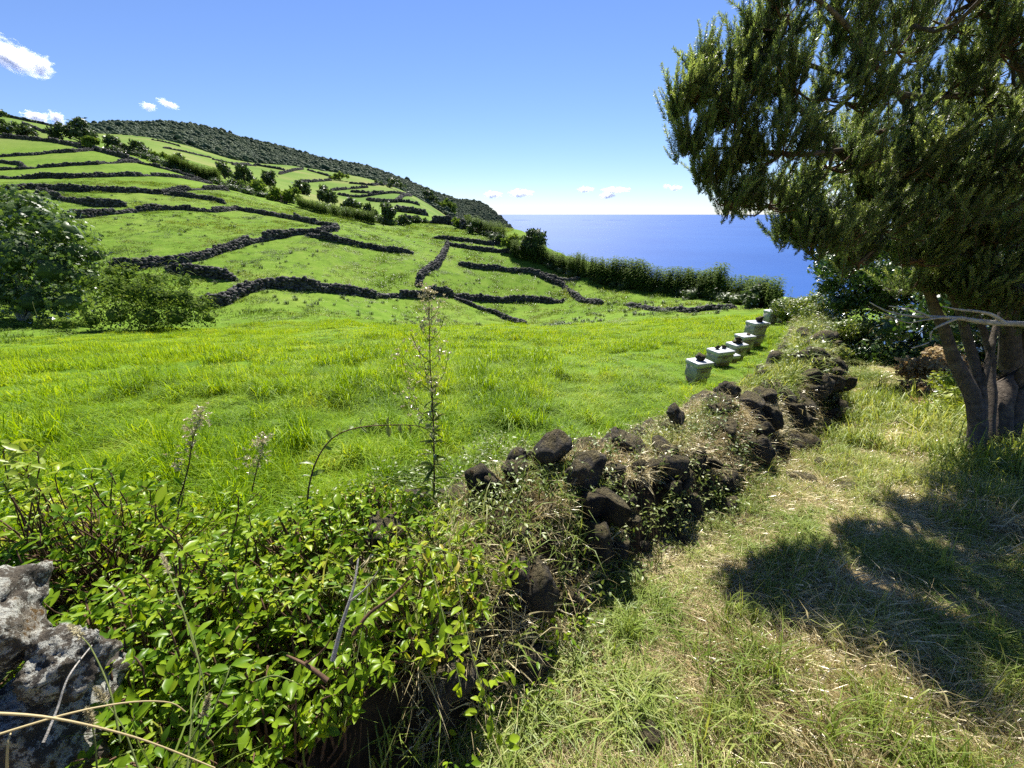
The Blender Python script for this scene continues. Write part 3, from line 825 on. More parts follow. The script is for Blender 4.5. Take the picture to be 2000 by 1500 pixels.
def blade_template(seg=4, bend=.6, width=1.0, seed=0):
    t = np.linspace(0, 1, seg + 1); v = []
    for i, k in enumerate(t):
        a = bend * k * k * 1.3
        x = np.sin(a) * k; z = k * np.cos(a * .8)
        w = .5 * width * (1 - k ** 1.8) ** 1.0
        if i < seg: v += [(x, w, z), (x, -w, z)]
        else: v.append((x, 0, z))
    f = []
    for i in range(seg - 1):
        a = 2 * i; f += [(a, a + 1, a + 3), (a, a + 3, a + 2)]
    a = 2 * (seg - 1); f.append((a, a + 1, a + 2))
    return np.array(v, float), np.array(f)

def tuft(g, n, hmin, hmax, wid, spread, lean=.5, seg=4, flat=0.0):
    """blades growing from one spot (z up)"""
    parts = []
    for k in range(n):
        T, TF = blade_template(seg, g.uniform(.2, 1.1) * lean * 2, 1)
        h = g.uniform(hmin, hmax); a = g.uniform(0, 6.28)
        T = T * np.array([h, wid * g.uniform(.7, 1.3), h])
        if flat: T[:, 2] *= (1 - flat * g.uniform(.7, 1)); T[:, 0] += np.linspace(0, h * flat, len(T))
        tl = g.normal(0, .22) * lean
        c, s = math.cos(tl), math.sin(tl)
        T = np.stack([T[:, 0] * c + T[:, 2] * s, T[:, 1], -T[:, 0] * s + T[:, 2] * c], 1)
        c, s = math.cos(a), math.sin(a)
        T = np.stack([T[:, 0] * c - T[:, 1] * s, T[:, 0] * s + T[:, 1] * c, T[:, 2]], 1)
        r = spread * math.sqrt(g.random()); b = g.uniform(0, 6.28)
        parts.append((T + np.array([r * math.cos(b), r * math.sin(b), -.01]), TF))
    v, f = join(parts)
    return v, np.vstack(f)

def proto_set(name, meshes):
    c = bpy.data.collections.new(name)
    for i, me in enumerate(meshes):
        o = bpy.data.objects.new('%s_%02d' % (name, i), me); c.objects.link(o)
    return c

_groups = {}
def scatter_group(coll):
    if coll.name in _groups: return _groups[coll.name]
    ng = bpy.data.node_groups.new('scatter_' + coll.name, 'GeometryNodeTree')
    ng.interface.new_socket('Geometry', in_out='INPUT', socket_type='NodeSocketGeometry')
    ng.interface.new_socket('Geometry', in_out='OUTPUT', socket_type='NodeSocketGeometry')
    nd, lk = ng.nodes, ng.links
    gi, go = nd.new('NodeGroupInput'), nd.new('NodeGroupOutput')
    ci = nd.new('GeometryNodeCollectionInfo'); ci.inputs[0].default_value = coll
    ci.inputs['Separate Children'].default_value = True; ci.inputs['Reset Children'].default_value = True
    ip = nd.new('GeometryNodeInstanceOnPoints'); ip.inputs['Pick Instance'].default_value = True
    def na(name, t):
        n = nd.new('GeometryNodeInputNamedAttribute'); n.data_type = t; n.inputs['Name'].default_value = name
        return n.outputs['Attribute']
    lk.new(gi.outputs[0], ip.inputs['Points']); lk.new(ci.outputs[0], ip.inputs['Instance'])
    lk.new(na('pick', 'INT'), ip.inputs['Instance Index'])
    lk.new(na('rot', 'FLOAT_VECTOR'), ip.inputs['Rotation'])
    lk.new(na('scl', 'FLOAT_VECTOR'), ip.inputs['Scale'])
    lk.new(ip.outputs[0], go.inputs[0])
    _groups[coll.name] = ng
    return ng
def scatter(name, coll, pos, rot, scl, parent=None, base=None, g=rng):
    pos = np.asarray(pos, np.float32)
    base = np.array([0, 0, 0.]) if base is None else np.asarray(base, float)
    me = bpy.data.meshes.new(name); n = len(pos)
    me.vertices.add(n); me.vertices.foreach_set('co', (pos - base).astype(np.float32).ravel())
    a = me.attributes.new('rot', 'FLOAT_VECTOR', 'POINT'); a.data.foreach_set('vector', np.asarray(rot, np.float32).ravel())
    s = np.asarray(scl, np.float32)
    if s.ndim == 1: s = np.repeat(s[:, None], 3, 1)
    a = me.attributes.new('scl', 'FLOAT_VECTOR', 'POINT'); a.data.foreach_set('vector', s.ravel())
    a = me.attributes.new('pick', 'INT', 'POINT'); a.data.foreach_set('value', g.integers(0, len(coll.objects), n).astype(np.int32))
    o = obj(name, me, parent, loc=base if parent is None else (0, 0, 0))
    md = o.modifiers.new('scatter', 'NODES'); md.node_group = scatter_group(coll)
    return o
def dir_to_euler(d):
    """rotation that turns +Z to d (no twist), as XYZ euler"""
    d = unit(d)
    return np.stack([np.zeros(len(d)), np.arccos(np.clip(d[:, 2], -1, 1)), np.arctan2(d[:, 1], d[:, 0])], 1)

# ------------------------------------------------------------------ trees and bushes further off
def crown_mesh(g, clumps, leaf, n, mat, T=RH_T, TF=RH_F, core=.62, up=.25, shell=.5, name='crown', base=None):
    """clumps: (x, y, z, radius[, vertical squash])"""
    cl = np.array([(*c[:4], c[4] if len(c) > 4 else .85) for c in clumps], float)
    wgt = cl[:, 3] ** 2; wgt /= wgt.sum()
    k = g.choice(len(cl), n, p=wgt)
    d = sph(g, n)
    rad = cl[k, 3] * g.uniform(shell, 1.05, n) * (1 + .25 * noise3(d * 2 + cl[k, :3], 2.0, 3))
    sq = np.stack([np.ones(n), np.ones(n), cl[k, 4]], 1)
    p = cl[k, :3] + d * rad[:, None] * sq
    nrm = unit(d + g.normal(0, .55, (n, 3)) + np.array([0, 0, up]))
    side = unit(np.cross(nrm, g.normal(size=(n, 3))))
    fr = np.stack([side, np.cross(nrm, side), nrm], 1)
    parts = [stamp(T, TF, p, fr, leaf * g.uniform(.6, 1.4, n))]
    if core > 0:  # solid lumps added inside the leaves to stop light passing through
        for c in cl:
            v, f = rock_shape(int(g.integers(0, 1000)), 2, 0, .35)
            parts.append((v * 2 * c[3] * core * np.array([1, 1, c[4]]) + c[:3], f))
    v, f = join(parts)
    b = np.zeros(3) if base is None else np.asarray(base)
    return mesh_from(name, v - b, f, [mat])

def bush(name, label, cat, px, py, wpx, hpx, mat, leafpx=6, seed=0, nl=None, group=None, clumps=None, trunk=.25, top=None, depth=None, T=RH_T, TF=RH_F, core=.62):
    g = np.random.default_rng(seed + 900)
    if depth is None: b = ground_at(px, py)
    else:
        b = at(px, py, depth); b[2] = float(height(b[:1], b[1:2])[0])
    dep = b[1] * cp - (b[2] - CZ) * sp
    k = dep / F
    w, h = wpx * k, hpx * k
    nl = nl or int(np.clip(wpx * hpx * .55, 160, 2600))
    nc = clumps or int(np.clip(wpx / max(hpx, 1) * 4 + 4, 5, 16))
    cl = []
    for i in range(nc):
        u = g.uniform(-1, 1); vv = g.uniform(-.6, .6)
        lim = math.sqrt(max(0, 1 - u * u * .85))
        r = h * g.uniform(.17, .30) * (.6 + .4 * lim)
        zc = trunk * h + (h * (1 - trunk) - r) * (g.uniform(.25, 1) * lim)
        cl.append((b[0] + u * (w / 2 - r), b[1] + vv * (w / 2 - r * .6) * .7, b[2] + max(zc, r * .6), r))
    root = empty(name, b); tag(root, label, cat, group)
    o = obj('crown', crown_mesh(g, cl, leafpx * k, nl, mat, base=b, T=T, TF=TF, core=core), root)
    tv = []
    for c in cl[:7]:
        mid = np.array([b[0] + (c[0] - b[0]) * .3, b[1] + (c[1] - b[1]) * .3, b[2] + (c[2] - b[2]) * .5])
        tv.append(tube(spline([b + np.array([0, 0, -.2]), mid, c[:3]], 6), np.linspace(h * .035, h * .008, 6), 5))
    v, f = join(tv)
    obj('trunk', mesh_from('trunk', v - b, f, [M['bark']]), root)
    return root

HED = 'dark bushes and trees along the ridge'
H_ = M['leaf_hedge']
BUSHES = [
 ('tree','lone spreading dark tree on the hilltop skyline','tree',160,279,84,46,H_,6,None,.15),
 ('bush','round grey green bush just right of the hilltop tree','bush',184,293,44,24,M['leaf_reed'],5,HED,.05),
 ('bush','low dark bush at the far left edge under the skyline','bush',12,262,60,30,H_,6,HED,.05),
 ('bush','dark hedge bush left of the hilltop tree','bush',50,268,50,22,H_,6,HED,.05),
 ('bush','dark scrub hugging the left skyline corner','bush',0,228,30,14,H_,5,HED,.05),
 ('bush','dark pointed bush right of the grey green round one','bush',228,298,40,32,H_,6,HED,.05),
 ('bush','dark broad bush halfway between hilltop tree and sunlit reeds','bush',268,305,60,26,H_,6,HED,.05),
 ('bush','olive bush in front of the far wooded hill foot','bush',310,314,50,18,M['leaf_reed'],5,HED,.05),
 ('bush','dark bush above the sunlit reeds','bush',352,325,34,24,H_,6,HED,.05),
 ('tree','dark tree right of the sunlit reeds','tree',440,350,34,34,H_,6,HED,.1),
 ('tree','second dark tree right of the sunlit reeds','tree',478,357,42,34,H_,6,HED,.1),
 ('tree','dark rounded tree nearest the first far pasture','tree',530,370,44,36,H_,6,HED,.1),
 ('bush','dark bush at the foot of the sunlit reeds','bush',460,372,34,22,H_,6,HED,.05),
 ('bush','pale leafy scrub below the two dark trees','bush',500,380,80,30,M['leaf_reed'],6,HED,.0),
 ('bush','pale leafy scrub sloping down in the ridge hedge middle','bush',560,398,80,34,M['leaf_reed'],6,HED,.0),
 ('bush','dark bush behind the lower reeds','bush',592,380,46,26,H_,6,HED,.05),
 ('bush','dark bush just left of the pointed hedge tree','bush',640,398,44,30,H_,6,HED,.05),
 ('tree','small pointed dark tree in front of the tan pastures','tree',636,385,22,24,H_,6,HED,.1),
 ('bush','black green bush above the lower reeds','bush',690,413,46,26,H_,6,HED,.05),
 ('bush','black green bush beside the upright hedge tree','bush',722,424,36,26,H_,6,HED,.05),
 ('tree','upright dark tree standing above the lower end of the ridge hedge','tree',760,440,34,48,H_,6,HED,.1),
 ('bush','dark bush right at the foot of the upright hedge tree','bush',786,440,36,22,H_,6,HED,.0),
 ('bush','dark rounded bush on the wall by the small bright field','bush',818,436,40,18,H_,5,HED,.0),
 ('bush','olive bush at the right corner of the small bright field','bush',905,446,60,24,M['leaf_reed'],5,HED,.0),
 ('bush','dark bush below the headland cliff','bush',935,456,54,26,H_,5,HED,.0),
 ('bush','dark bush at the end of the upper short wall','bush',975,478,30,22,H_,5,HED,.0),
 ('copse','round green copse among the far pastures','copse',664,352,44,15,M['leaf_reed'],4,None,.0),
 ('copse','ragged copse right of the round one under the woods','copse',760,366,70,18,H_,4,None,.0),
 ('copse','scrubby copse at the right end of the tan pastures','copse',836,398,44,26,H_,4,None,.0),
 ('copse','pale scrub on the slope left of the cliff','copse',868,418,60,30,M['leaf_reed'],4,None,.0),
 ('tree','dark windswept tree on the cliff edge above the reed hedge','tree',1044,506,60,62,H_,7,None,.1),
 ('bush','grassy grey bush on the cliff edge left of the windswept tree','bush',1000,492,50,34,M['leaf_reed'],6,None,.0),
 ('bush','tangled pale shrub beyond the last beehive','bush',1560,640,110,60,M['leaf_herb'],7,None,.0),
 ('bush','leafy shrub behind the wall where the path ends','bush',1615,640,80,80,M['leaf_herb'],8,None,.0),
 ('bush','dark leafy bush at the right end of the reed hedge','bush',1480,602,110,50,H_,7,None,.0),
]
for i, (nm, lab, cat, px, py, w, h, mat, lp, grp, tr) in enumerate(BUSHES):
    dep = {1560: 13.5, 1615: 10.5}.get(px)
    bush(nm, lab, cat, px, py, w, h, mat, lp, i, group=grp, trunk=tr, depth=dep)

# ------------------------------------------------------------------ reeds
def cane_template(g, n=13):
    parts = [(np.array([(-.006, 0, 0), (.006, 0, 0), (.002, 0, 1.0), (0, .006, .0)]), np.array([(0, 1, 2), (1, 3, 2), (3, 0, 2)]))]
    for k in range(n):
        z = .22 + .78 * k / n; a = k * math.pi + g.normal(0, .5)
        L = g.uniform(.16, .26) * (1.1 - .35 * k / n); w = .028
        t = np.linspace(0, 1, 4)
        x = L * t; zz = z + L * (.75 * t - .85 * t * t)
        v = []
        for i in range(3): v += [(x[i], w * (1 - t[i] ** 2) * .5, zz[i]), (x[i], -w * (1 - t[i] ** 2) * .5, zz[i])]
        v.append((x[3], 0, zz[3])); v = np.array(v)
        c, s = math.cos(a), math.sin(a)
        v = np.stack([v[:, 0] * c - v[:, 1] * s, v[:, 0] * s + v[:, 1] * c, v[:, 2]], 1)
        parts.append((v, np.array([(0, 1, 3), (0, 3, 2), (2, 3, 5), (2, 5, 4), (4, 5, 6)])))
    v, f = join(parts)
    return v, np.vstack(f)
_cg = np.random.default_rng(41)
CANES = [cane_template(_cg) for _ in range(5)]
def reed_stand(label, pix, h, n, thick=1.6, seed=0, group='reed stands', wide=1.0):
    g = np.random.default_rng(seed + 300)
    pts = np.array([ground_at(*p) for p in pix])
    line, arc = resample(pts[:, :2], .3)
    k = g.integers(0, len(line), n)
    d = unit(np.stack([line[k, 0], line[k, 1]], 1))
    off = g.uniform(0, 1, n) ** .8 * thick
    x = line[k, 0] + d[:, 0] * off + g.normal(0, .15, n); y = line[k, 1] + d[:, 1] * off + g.normal(0, .15, n)
    z = height(x, y)
    hh = h * g.uniform(.7, 1.12, n) * (1 + .22 * fbm(arc[k] / 2.2, arc[k] * 0 + seed, seed + 2, 2))
    lean = np.stack([g.normal(0, .1, n), g.normal(0, .1, n), np.ones(n)], 1)
    e3 = unit(lean); a = g.uniform(0, 6.28, n)
    e1 = unit(np.cross(np.stack([np.cos(a), np.sin(a), 0 * a], 1), e3)); e2 = np.cross(e3, e1)
    fr = np.stack([e1, e2, e3], 1)
    pos = np.stack([x, y, z - .05], 1); parts = []
    pick = g.integers(0, 5, n)
    for q_ in range(5):
        m = pick == q_
        parts.append(stamp(*CANES[q_], pos[m], fr[m], np.stack([hh[m] * wide, hh[m] * wide, hh[m]], 1)))
    v, f = join(parts); b = pts[len(pts) // 2]
    return tag(obj('reed_stand', mesh_from('reed_stand', v - b, f, [M['leaf_reed']]), loc=b), label, 'reeds', group)
RH = 'reed stands of the hedge along the cliff'
RR_ = 'reed stands on the ridge'
REEDS = [
 ('slender reed stand at the cliff edge under the windswept tree', [(1002,505),(1030,512),(1062,522)], 3.4, 260, 2.5, RH, 1),
 ('narrow reed stand between the windswept tree and the notch in the hedge', [(1066,523),(1095,533),(1142,545)], 3.1, 300, 2, RH, 1),
 ('tall blocky reed stand just right of the notch in the hedge', [(1150,549),(1205,562),(1262,572)], 3.6, 420, 2, RH, 1),
 ('long reed stand in the hedge left of the dark leafy bush', [(1272,572),(1330,579),(1400,587)], 3.2, 460, 2, RH, 1),
 ('rightmost reed stand sinking towards the beehives', [(1400,587),(1450,594),(1505,603)], 2.4, 300, 1.6, RH, 1),
 ('dim reed stand behind the leafy shrub where the path ends', [(1530,585),(1580,582),(1640,585)], 2.2, 260, 1.5, RH, 1),
 ('sunlit yellow green reed stand on the ridge above the terraces', [(335,330),(380,345),(432,362)], 4.4, 420, 5, RR_, 1.2),
 ('lower reed stand on the ridge below the dark bushes', [(585,405),(640,421),(690,430)], 2.9, 420, 3, RR_, 1.2),
 ('lowest reed tuft of the ridge beside the upright hedge tree', [(695,431),(732,440)], 2.7, 180, 2, RR_, 1.2),
 ('reeds along the slope under the headland cliff', [(915,448),(950,460),(985,470)], 3.0, 220, 3, RR_, 1.2),
]
for i, (lab, pix, h, n, th, grp, wd_) in enumerate(REEDS):
    reed_stand(lab, pix, h * .88, int(n * 1.5), th, i, grp, wd_ * 1.15)

# ------------------------------------------------------------------ woods on the headland
fg = np.random.default_rng(77)
fm = []
for i in range(4):
    v, f = rock_shape(700 + i, 3, 0, .45)
    v = v * np.array([1, 1, .85]) + np.array([0, 0, .25])
    cl = [(*(sph(fg, 1)[0] * .3 + np.array([0, 0, .3])), .3) for _ in range(6)]
    me1 = crown_mesh(fg, cl, .12, 260, M['leaf_forest'], core=.95)
    fm.append(me1)
forest_protos = proto_set('forest_tree', fm)
NF = 30000
fa = fg.uniform(math.radians(-50), math.radians(.2), NF); ft = fg.uniform(-.05, 1.06, NF)
tt, tf = headland_z(fa, ft)
fr_ = 700 + 420 * ft + 40 * fbm(fa * 14, ft * 2, 4, 3)
sl = tf + (tt - tf) * np.clip(ft, -1, 1) + np.where(ft < 0, ft * .12, 0) - np.where(ft > 1, (ft - 1) * .22, 0)
fz = CZ + sl * fr_ + 6 * fbm(fa * 60, ft * 5, 8, 3) * smoothstep(1.0, .8, ft) * smoothstep(.0, .2, ft)
fxy = np.stack([fr_ * np.sin(fa), fr_ * np.cos(fa), fz], 1)
keep = (fz > SEA_Z + 25) & ((fa < math.radians(-3.2)) | (fg.random(NF) < .85))
keep &= (fbm(fa * 22, ft * 3.2, 61, 3) < .62)
fs = np.exp(fg.normal(math.log(6.6), .24, NF)) * np.where(fa > math.radians(-8), .65, 1.0)
tag(scatter('forest', forest_protos, fxy[keep], np.stack([0 * fa, 0 * fa, fg.uniform(0, 6.28, NF)], 1)[keep], fs[keep], g=fg), 'dense dark woods covering the far headland', 'woods', kind='stuff')

# ------------------------------------------------------------------ scrub that fills the ridge hedge
def leaf_mass(name, label, cat, P, Rr, leaf, n, mat, seed, T=RH_T, TF=RH_F, core=.6, kind='stuff', parent=None):
    g = np.random.default_rng(seed)
    me = crown_mesh(g, [(*p, r, .8) for p, r in zip(P, Rr)], leaf, n, mat, T, TF, core=core, name=name)
    o = obj(name, me, parent)
    return tag(o, label, cat, kind=kind)
g = np.random.default_rng(91)
lp, _ = resample(np.array([ground_at(*p) for p in [(205,296),(268,306),(330,330),(400,352),(450,372),(520,388),(600,404),(680,426),(760,441)]])[:, :2], 1.6)
sx = lp[:, 0] + g.normal(0, 1.2, len(lp)) ; sy = lp[:, 1] + np.abs(g.normal(0, 2.5, len(lp))) + 1
sP = np.stack([sx, sy, height(sx, sy) + .5], 1)
leaf_mass('ridge_scrub', 'low tangled scrub filling the hedge along the ridge', 'scrub', sP, g.uniform(.9, 2.3, len(sP)), .5, 13000, M['leaf_hedge'], 92)
lp, _ = resample(np.array([ground_at(*p) for p in [(905,446),(950,462),(1000,490),(1062,520),(1150,545),(1270,570),(1400,585),(1500,602)]])[:, :2], .8)
sx = lp[:, 0] + g.normal(0, .4, len(lp)); sy = lp[:, 1] + np.abs(g.normal(0, .8, len(lp))) + .8
sP = np.stack([sx, sy, height(sx, sy) + .35], 1)
leaf_mass('hedge_scrub', 'dark undergrowth at the foot of the reed hedge', 'scrub', sP, g.uniform(.6, 1.25, len(sP)), .24, 10000, M['leaf_hedge'], 93)

# ------------------------------------------------------------------ fig tree and thicket at the left
FIGC = [(-30,430,23,85),(30,425,23,70),(75,430,22.5,62),(120,455,22,58),(150,495,22,48),(40,500,21.5,85),(110,530,21.5,70),(165,545,21.5,40),(5,570,21.5,60),(70,590,21,55),(135,590,21,45),(-40,520,22,80),(60,395,23,34),(185,500,22,26),(10,392,23.4,34)]
fb = at(50, 640, 22.5); fb[2] = float(height(fb[:1], fb[1:2])[0])
fcl = [(*at(a, b, d), r * d / F) for a, b, d, r in FIGC]
fig = empty('fig_tree', fb); tag(fig, 'big fig tree with glossy dark leaves at the left edge', 'tree')
obj('crown', crown_mesh(np.random.default_rng(51), fcl, .27, 5600, M['leaf_fig'], FIG_T, FIG_F, core=.48, base=fb), fig)
tv = [tube(spline([fb + np.array([0, 0, -.3]), fb * .6 + np.array(c[:3]) * .4 + np.array([0, 0, .3]), c[:3]], 7), np.linspace(.16, .03, 7), 6) for c in fcl[:11]]
v, f = join(tv); obj('trunk', mesh_from('trunk', v - fb, f, [M['grey_bark']]), fig)
THC = [(215,560,20.5,40),(260,575,20.2,48),(310,580,20,48),(355,585,20,42),(390,600,20,32),(230,615,19.6,40),(290,620,19.5,42),(345,620,19.6,36),(405,622,19.8,20),(180,625,19.6,28),(130,632,19.6,20),(80,636,19.8,18),(30,640,20,16),(250,535,20.5,26),(300,545,20.4,26),(360,550,20.3,20),(215,530,20.6,22)]
tb = at(290, 650, 19.6); tb[2] = float(height(tb[:1], tb[1:2])[0])
tcl = [(*at(a, b, d), r * d / F) for a, b, d, r in THC]
th = empty('bramble_thicket', tb); tag(th, 'tangled bramble thicket in front of the fig tree', 'thicket')
obj('foliage', crown_mesh(np.random.default_rng(53), tcl, .14, 6500, M['leaf_reed'], core=.45, base=tb), th)
g = np.random.default_rng(54)
tv = []
for k in range(34):
    c = np.array(tcl[int(g.integers(0, len(tcl)))][:3]); d = sph(g, 1)[0]; d[2] = abs(d[2])
    tv.append(tube(spline([c, c + d * .7 + np.array([0, 0, .3]), c + d * 1.3 + np.array([0, 0, .1])], 6), np.linspace(.012, .005, 6), 3))
v, f = join(tv); obj('stem', mesh_from('stem', v - tb, f, [M['stem_green']]), th)
def giant_reed(label, px, py, dep, h, lean, seed):
    g = np.random.default_rng(seed)
    b = at(px, py, dep); root = empty('giant_reed', b); tag(root, label, 'reed')
    top = np.array([lean, 0, h])
    obj('cane', mesh_from('cane', *tube(spline([(0, 0, -.5), (lean * .3, 0, h * .5), top], 8), np.linspace(.02, .006, 8), 5), [M['stem_green']]), root)
    for k in range(11):
        u = .35 + .65 * k / 10; a = (k % 2) * math.pi + g.normal(0, .5)
        p = np.array([lean * u * u, 0, h * u]); L = g.uniform(.45, .75); d = np.array([math.cos(a), math.sin(a) * .6, 0])
        t = np.linspace(0, 1, 6)
        c = p + d * (L * t)[:, None] + np.array([0, 0, 1]) * (L * (.8 * t - 1.0 * t * t))[:, None]
        s = np.cross(d, (0, 0, 1)); w = .03 * (1 - t ** 2)
        v = np.concatenate([c + s * w[:, None], c - s * w[:, None]]); i = np.arange(5)
        obj('leaf', mesh_from('leaf', v, np.stack([i, i + 1, i + 7, i + 6], 1), [M['leaf_reed']]), root)
giant_reed('tall reed cane rising from the middle of the thicket', 288, 600, 19.6, 3.1, .1, 3)
giant_reed('reed cane with drooping leaves at the right of the thicket', 378, 610, 19.4, 2.6, .1, 4)
giant_reed('slim reed cane leaning left at the thicket front', 235, 610, 19.4, 1.7, -.25, 5)

# ------------------------------------------------------------------ heather tree over the path, right
def px_curve(pts, k=1.0):
    """[(px, py, depth, radius)] -> points, radii"""
    return np.array([at(a, b, d) for a, b, d, r in pts]), np.array([r * k for *_, r in pts])
def limb_mesh(name, curves, base, mat, sides=8, n=18, knob=.12, seed=0, thin=1.0):
    parts = []; pts_all = []
    for k, c in enumerate(curves):
        p, r = px_curve(c, thin)
        q = spline(np.column_stack([p, r]), n)
        q[:, :3] += .03 * np.stack([fbm(np.arange(n) / 2.5, np.full(n, k * 3. + i), seed + i, 2) for i in range(3)], 1) * np.minimum(q[:, 3:4] * 18, 1)
        rad = q[:, 3] * (1 + knob * fbm(np.arange(n) * .9, np.full(n, k * 7.), seed + 8, 2))
        parts.append(tube(q[:, :3], np.maximum(rad, .004), sides)); pts_all.append(q)
    v, f = join(parts)
    return mesh_from(name, v - base, f, [mat], smooth=True), np.vstack(pts_all)
hb = ground_at(1900, 905)
def lean_in(px, py):
    # the left of the crown leans out over the path, towards the viewer
    return float(1 - (1 - np.interp(px, [1560, 1880], [.70, .97])) * smoothstep(700, 450, py))
LIMBS = [
 [(1868,930,3.45,.16),(1893,880,3.55,.115),(1905,820,3.6,.10),(1893,755,3.65,.09),(1862,690,3.7,.075),(1836,630,3.75,.065),(1800,520,3.9,.05),(1740,400,4.0,.04),(1640,300,4.0,.03),(1540,190,4.05,.02),(1440,150,4.15,.012)],
 [(1910,830,3.6,.07),(1910,745,3.7,.062),(1888,665,3.8,.055),(1850,560,3.9,.05),(1720,480,4.2,.035),(1600,430,4.25,.022),(1480,400,4.2,.012)],
 [(1945,905,3.7,.18),(1950,810,3.75,.14),(1968,700,3.8,.12),(1962,600,3.8,.1),(1930,500,3.8,.09),(1870,400,3.8,.07),(1800,250,3.8,.05),(1700,120,3.8,.03),(1600,30,3.85,.02)],
 [(1965,880,3.75,.13),(1985,760,3.8,.10),(2015,640,3.7,.09),(2050,450,3.6,.08),(2040,250,3.5,.06),(1950,60,3.4,.04),(1850,-40,3.4,.03)],
 [(2120,660,3.1,.10),(2040,600,3.2,.085),(1960,545,3.35,.07),(1900,500,3.5,.06),(1850,450,3.7,.045),(1826,380,3.9,.03),(1760,330,4.0,.02)],
 [(1930,860,3.65,.06),(1938,740,3.75,.05),(1922,650,3.85,.042),(1895,590,3.95,.03),(1870,500,4.1,.02)],
 [(1908,790,3.65,.045),(1932,700,3.7,.04),(1945,640,3.75,.035),(1975,560,3.8,.02)],
 [(1850,300,3.9,.035),(1700,290,3.95,.03),(1560,300,4.0,.024),(1440,290,4.1,.016),(1360,290,4.2,.01)],
 [(1720,140,3.8,.03),(1660,60,3.5,.024),(1580,-10,3.15,.018),(1500,0,3.1,.01)],
 [(1930,180,3.6,.04),(1800,190,3.7,.03),(1650,150,3.8,.025),(1520,110,3.95,.018),(1440,110,4.1,.01)],
]
HC = [(1540,30,3.9,.34),(1640,60,3.8,.38),(1490,100,4.1,.24),(1420,150,4.2,.24),(1345,190,4.2,.18),(1440,220,4.0,.26),(1350,285,4.2,.15),(1445,320,4.1,.26),(1425,395,4.1,.22),(1500,400,4.2,.28),(1545,455,4.3,.24),
 (1530,300,3.9,.34),(1560,180,3.8,.36),(1650,200,3.7,.38),(1620,330,4.0,.38),(1640,430,4.3,.32),(1750,100,3.6,.42),(1740,250,3.8,.38),(1720,380,4.2,.38),(1850,50,3.5,.46),(1850,180,3.6,.42),(1850,320,4.0,.38),(1950,100,3.3,.46),
 (1960,250,3.5,.46),(1960,400,3.9,.36),(1800,450,4.5,.36),(1600,-60,3.8,.4),(1720,-60,3.6,.45),(1880,-80,3.3,.5),(2050,0,3.2,.5),(2080,200,3.3,.5),(1700,300,4.6,.45),(1480,180,4.3,.3),(1390,230,4.3,.2),(1385,350,4.2,.14),(1560,395,4.5,.25),(1370,130,4.3,.12),(1320,215,4.25,.1),(1850,420,3.3,.26),(1905,340,3.2,.3),(1800,320,3.4,.3),(1950,470,3.3,.22),(1740,340,3.6,.3),(1690,400,3.9,.3),(1980,330,3.0,.35),(1640,470,3.7,.24),(1720,450,3.7,.28),(1790,510,3.7,.25),(1880,470,3.5,.28),(1960,520,3.4,.26),(1850,380,3.6,.3),(1590,465,3.8,.18),(1680,510,3.7,.2),(1900,560,3.4,.2),(1980,180,3.9,.5),(1900,250,4.2,.45),(1990,60,3.8,.5),(1920,160,4.4,.5),(2000,300,4.2,.5),(1850,560,3.7,.22),(1930,585,3.5,.22),(1790,555,3.9,.2),(1985,600,3.3,.24)]
HXYZ = [(3.1, 2.9, 3.5, .36), (3.9, 1.9, 3.6, .5), (4.4, 2.6, 4.2, .7)]  # crown clumps out of view, added to cast shade on the path
hcl = [np.array([*at(a, b, d * lean_in(a, b)), r * lean_in(a, b) * .9]) for a, b, d, r in HC] + [np.array(c) for c in HXYZ]
LIMBS = [[(a, b, d * lean_in(a, b), r) for a, b, d, r in c] for c in LIMBS]
heather = empty('tree_heather', hb); tag(heather, 'large feathery tree heath with twisted stems arching over the path', 'tree')
me, LP = limb_mesh('trunk', LIMBS, hb, M['bark'], sides=10, n=22, thin=.66)
obj('trunk', me, heather)
g = np.random.default_rng(61)
def foxtail(g, L=.2, nn=120):
    z = np.linspace(.02, 1, nn) * L; a = np.arange(nn) * 2.4 + g.normal(0, .2, nn)
    bend = g.normal(0, .12, 2)
    c = np.stack([bend[0] * z * z / L, bend[1] * z * z / L, z], 1)
    up = g.uniform(.6, 1.3, nn)
    d = unit(np.stack([np.cos(a), np.sin(a), up], 1))
    n_ = len(z); s = g.uniform(.02, .032, n_) * (1 - .35 * z / L)
    v1, f1 = stamp(RH_T * np.array([1, .36, 1]), RH_F, c, frames(d, g.uniform(0, 6.28, n_)), s)
    v2, f2 = tube(np.stack([bend[0] * np.linspace(0, L, 4) ** 2 / L, bend[1] * np.linspace(0, L, 4) ** 2 / L, np.linspace(0, L, 4)], 1), [.0022, .002, .0015, .001], 3)
    return v1, f1, v2, f2
fox = []
for i in range(6):
    v1, f1, v2, f2 = foxtail(g, g.uniform(.12, .22), 120)
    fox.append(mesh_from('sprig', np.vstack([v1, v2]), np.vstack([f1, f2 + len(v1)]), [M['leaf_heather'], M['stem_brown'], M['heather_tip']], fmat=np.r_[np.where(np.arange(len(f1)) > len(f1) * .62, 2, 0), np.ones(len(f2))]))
fox_protos = proto_set('heather_sprig', fox)
bp, twp, P, D = [], [], [], []
done = [LP[:, :3].copy()]; drad = [LP[:, 3].copy()]
todo = list(range(len(hcl)))
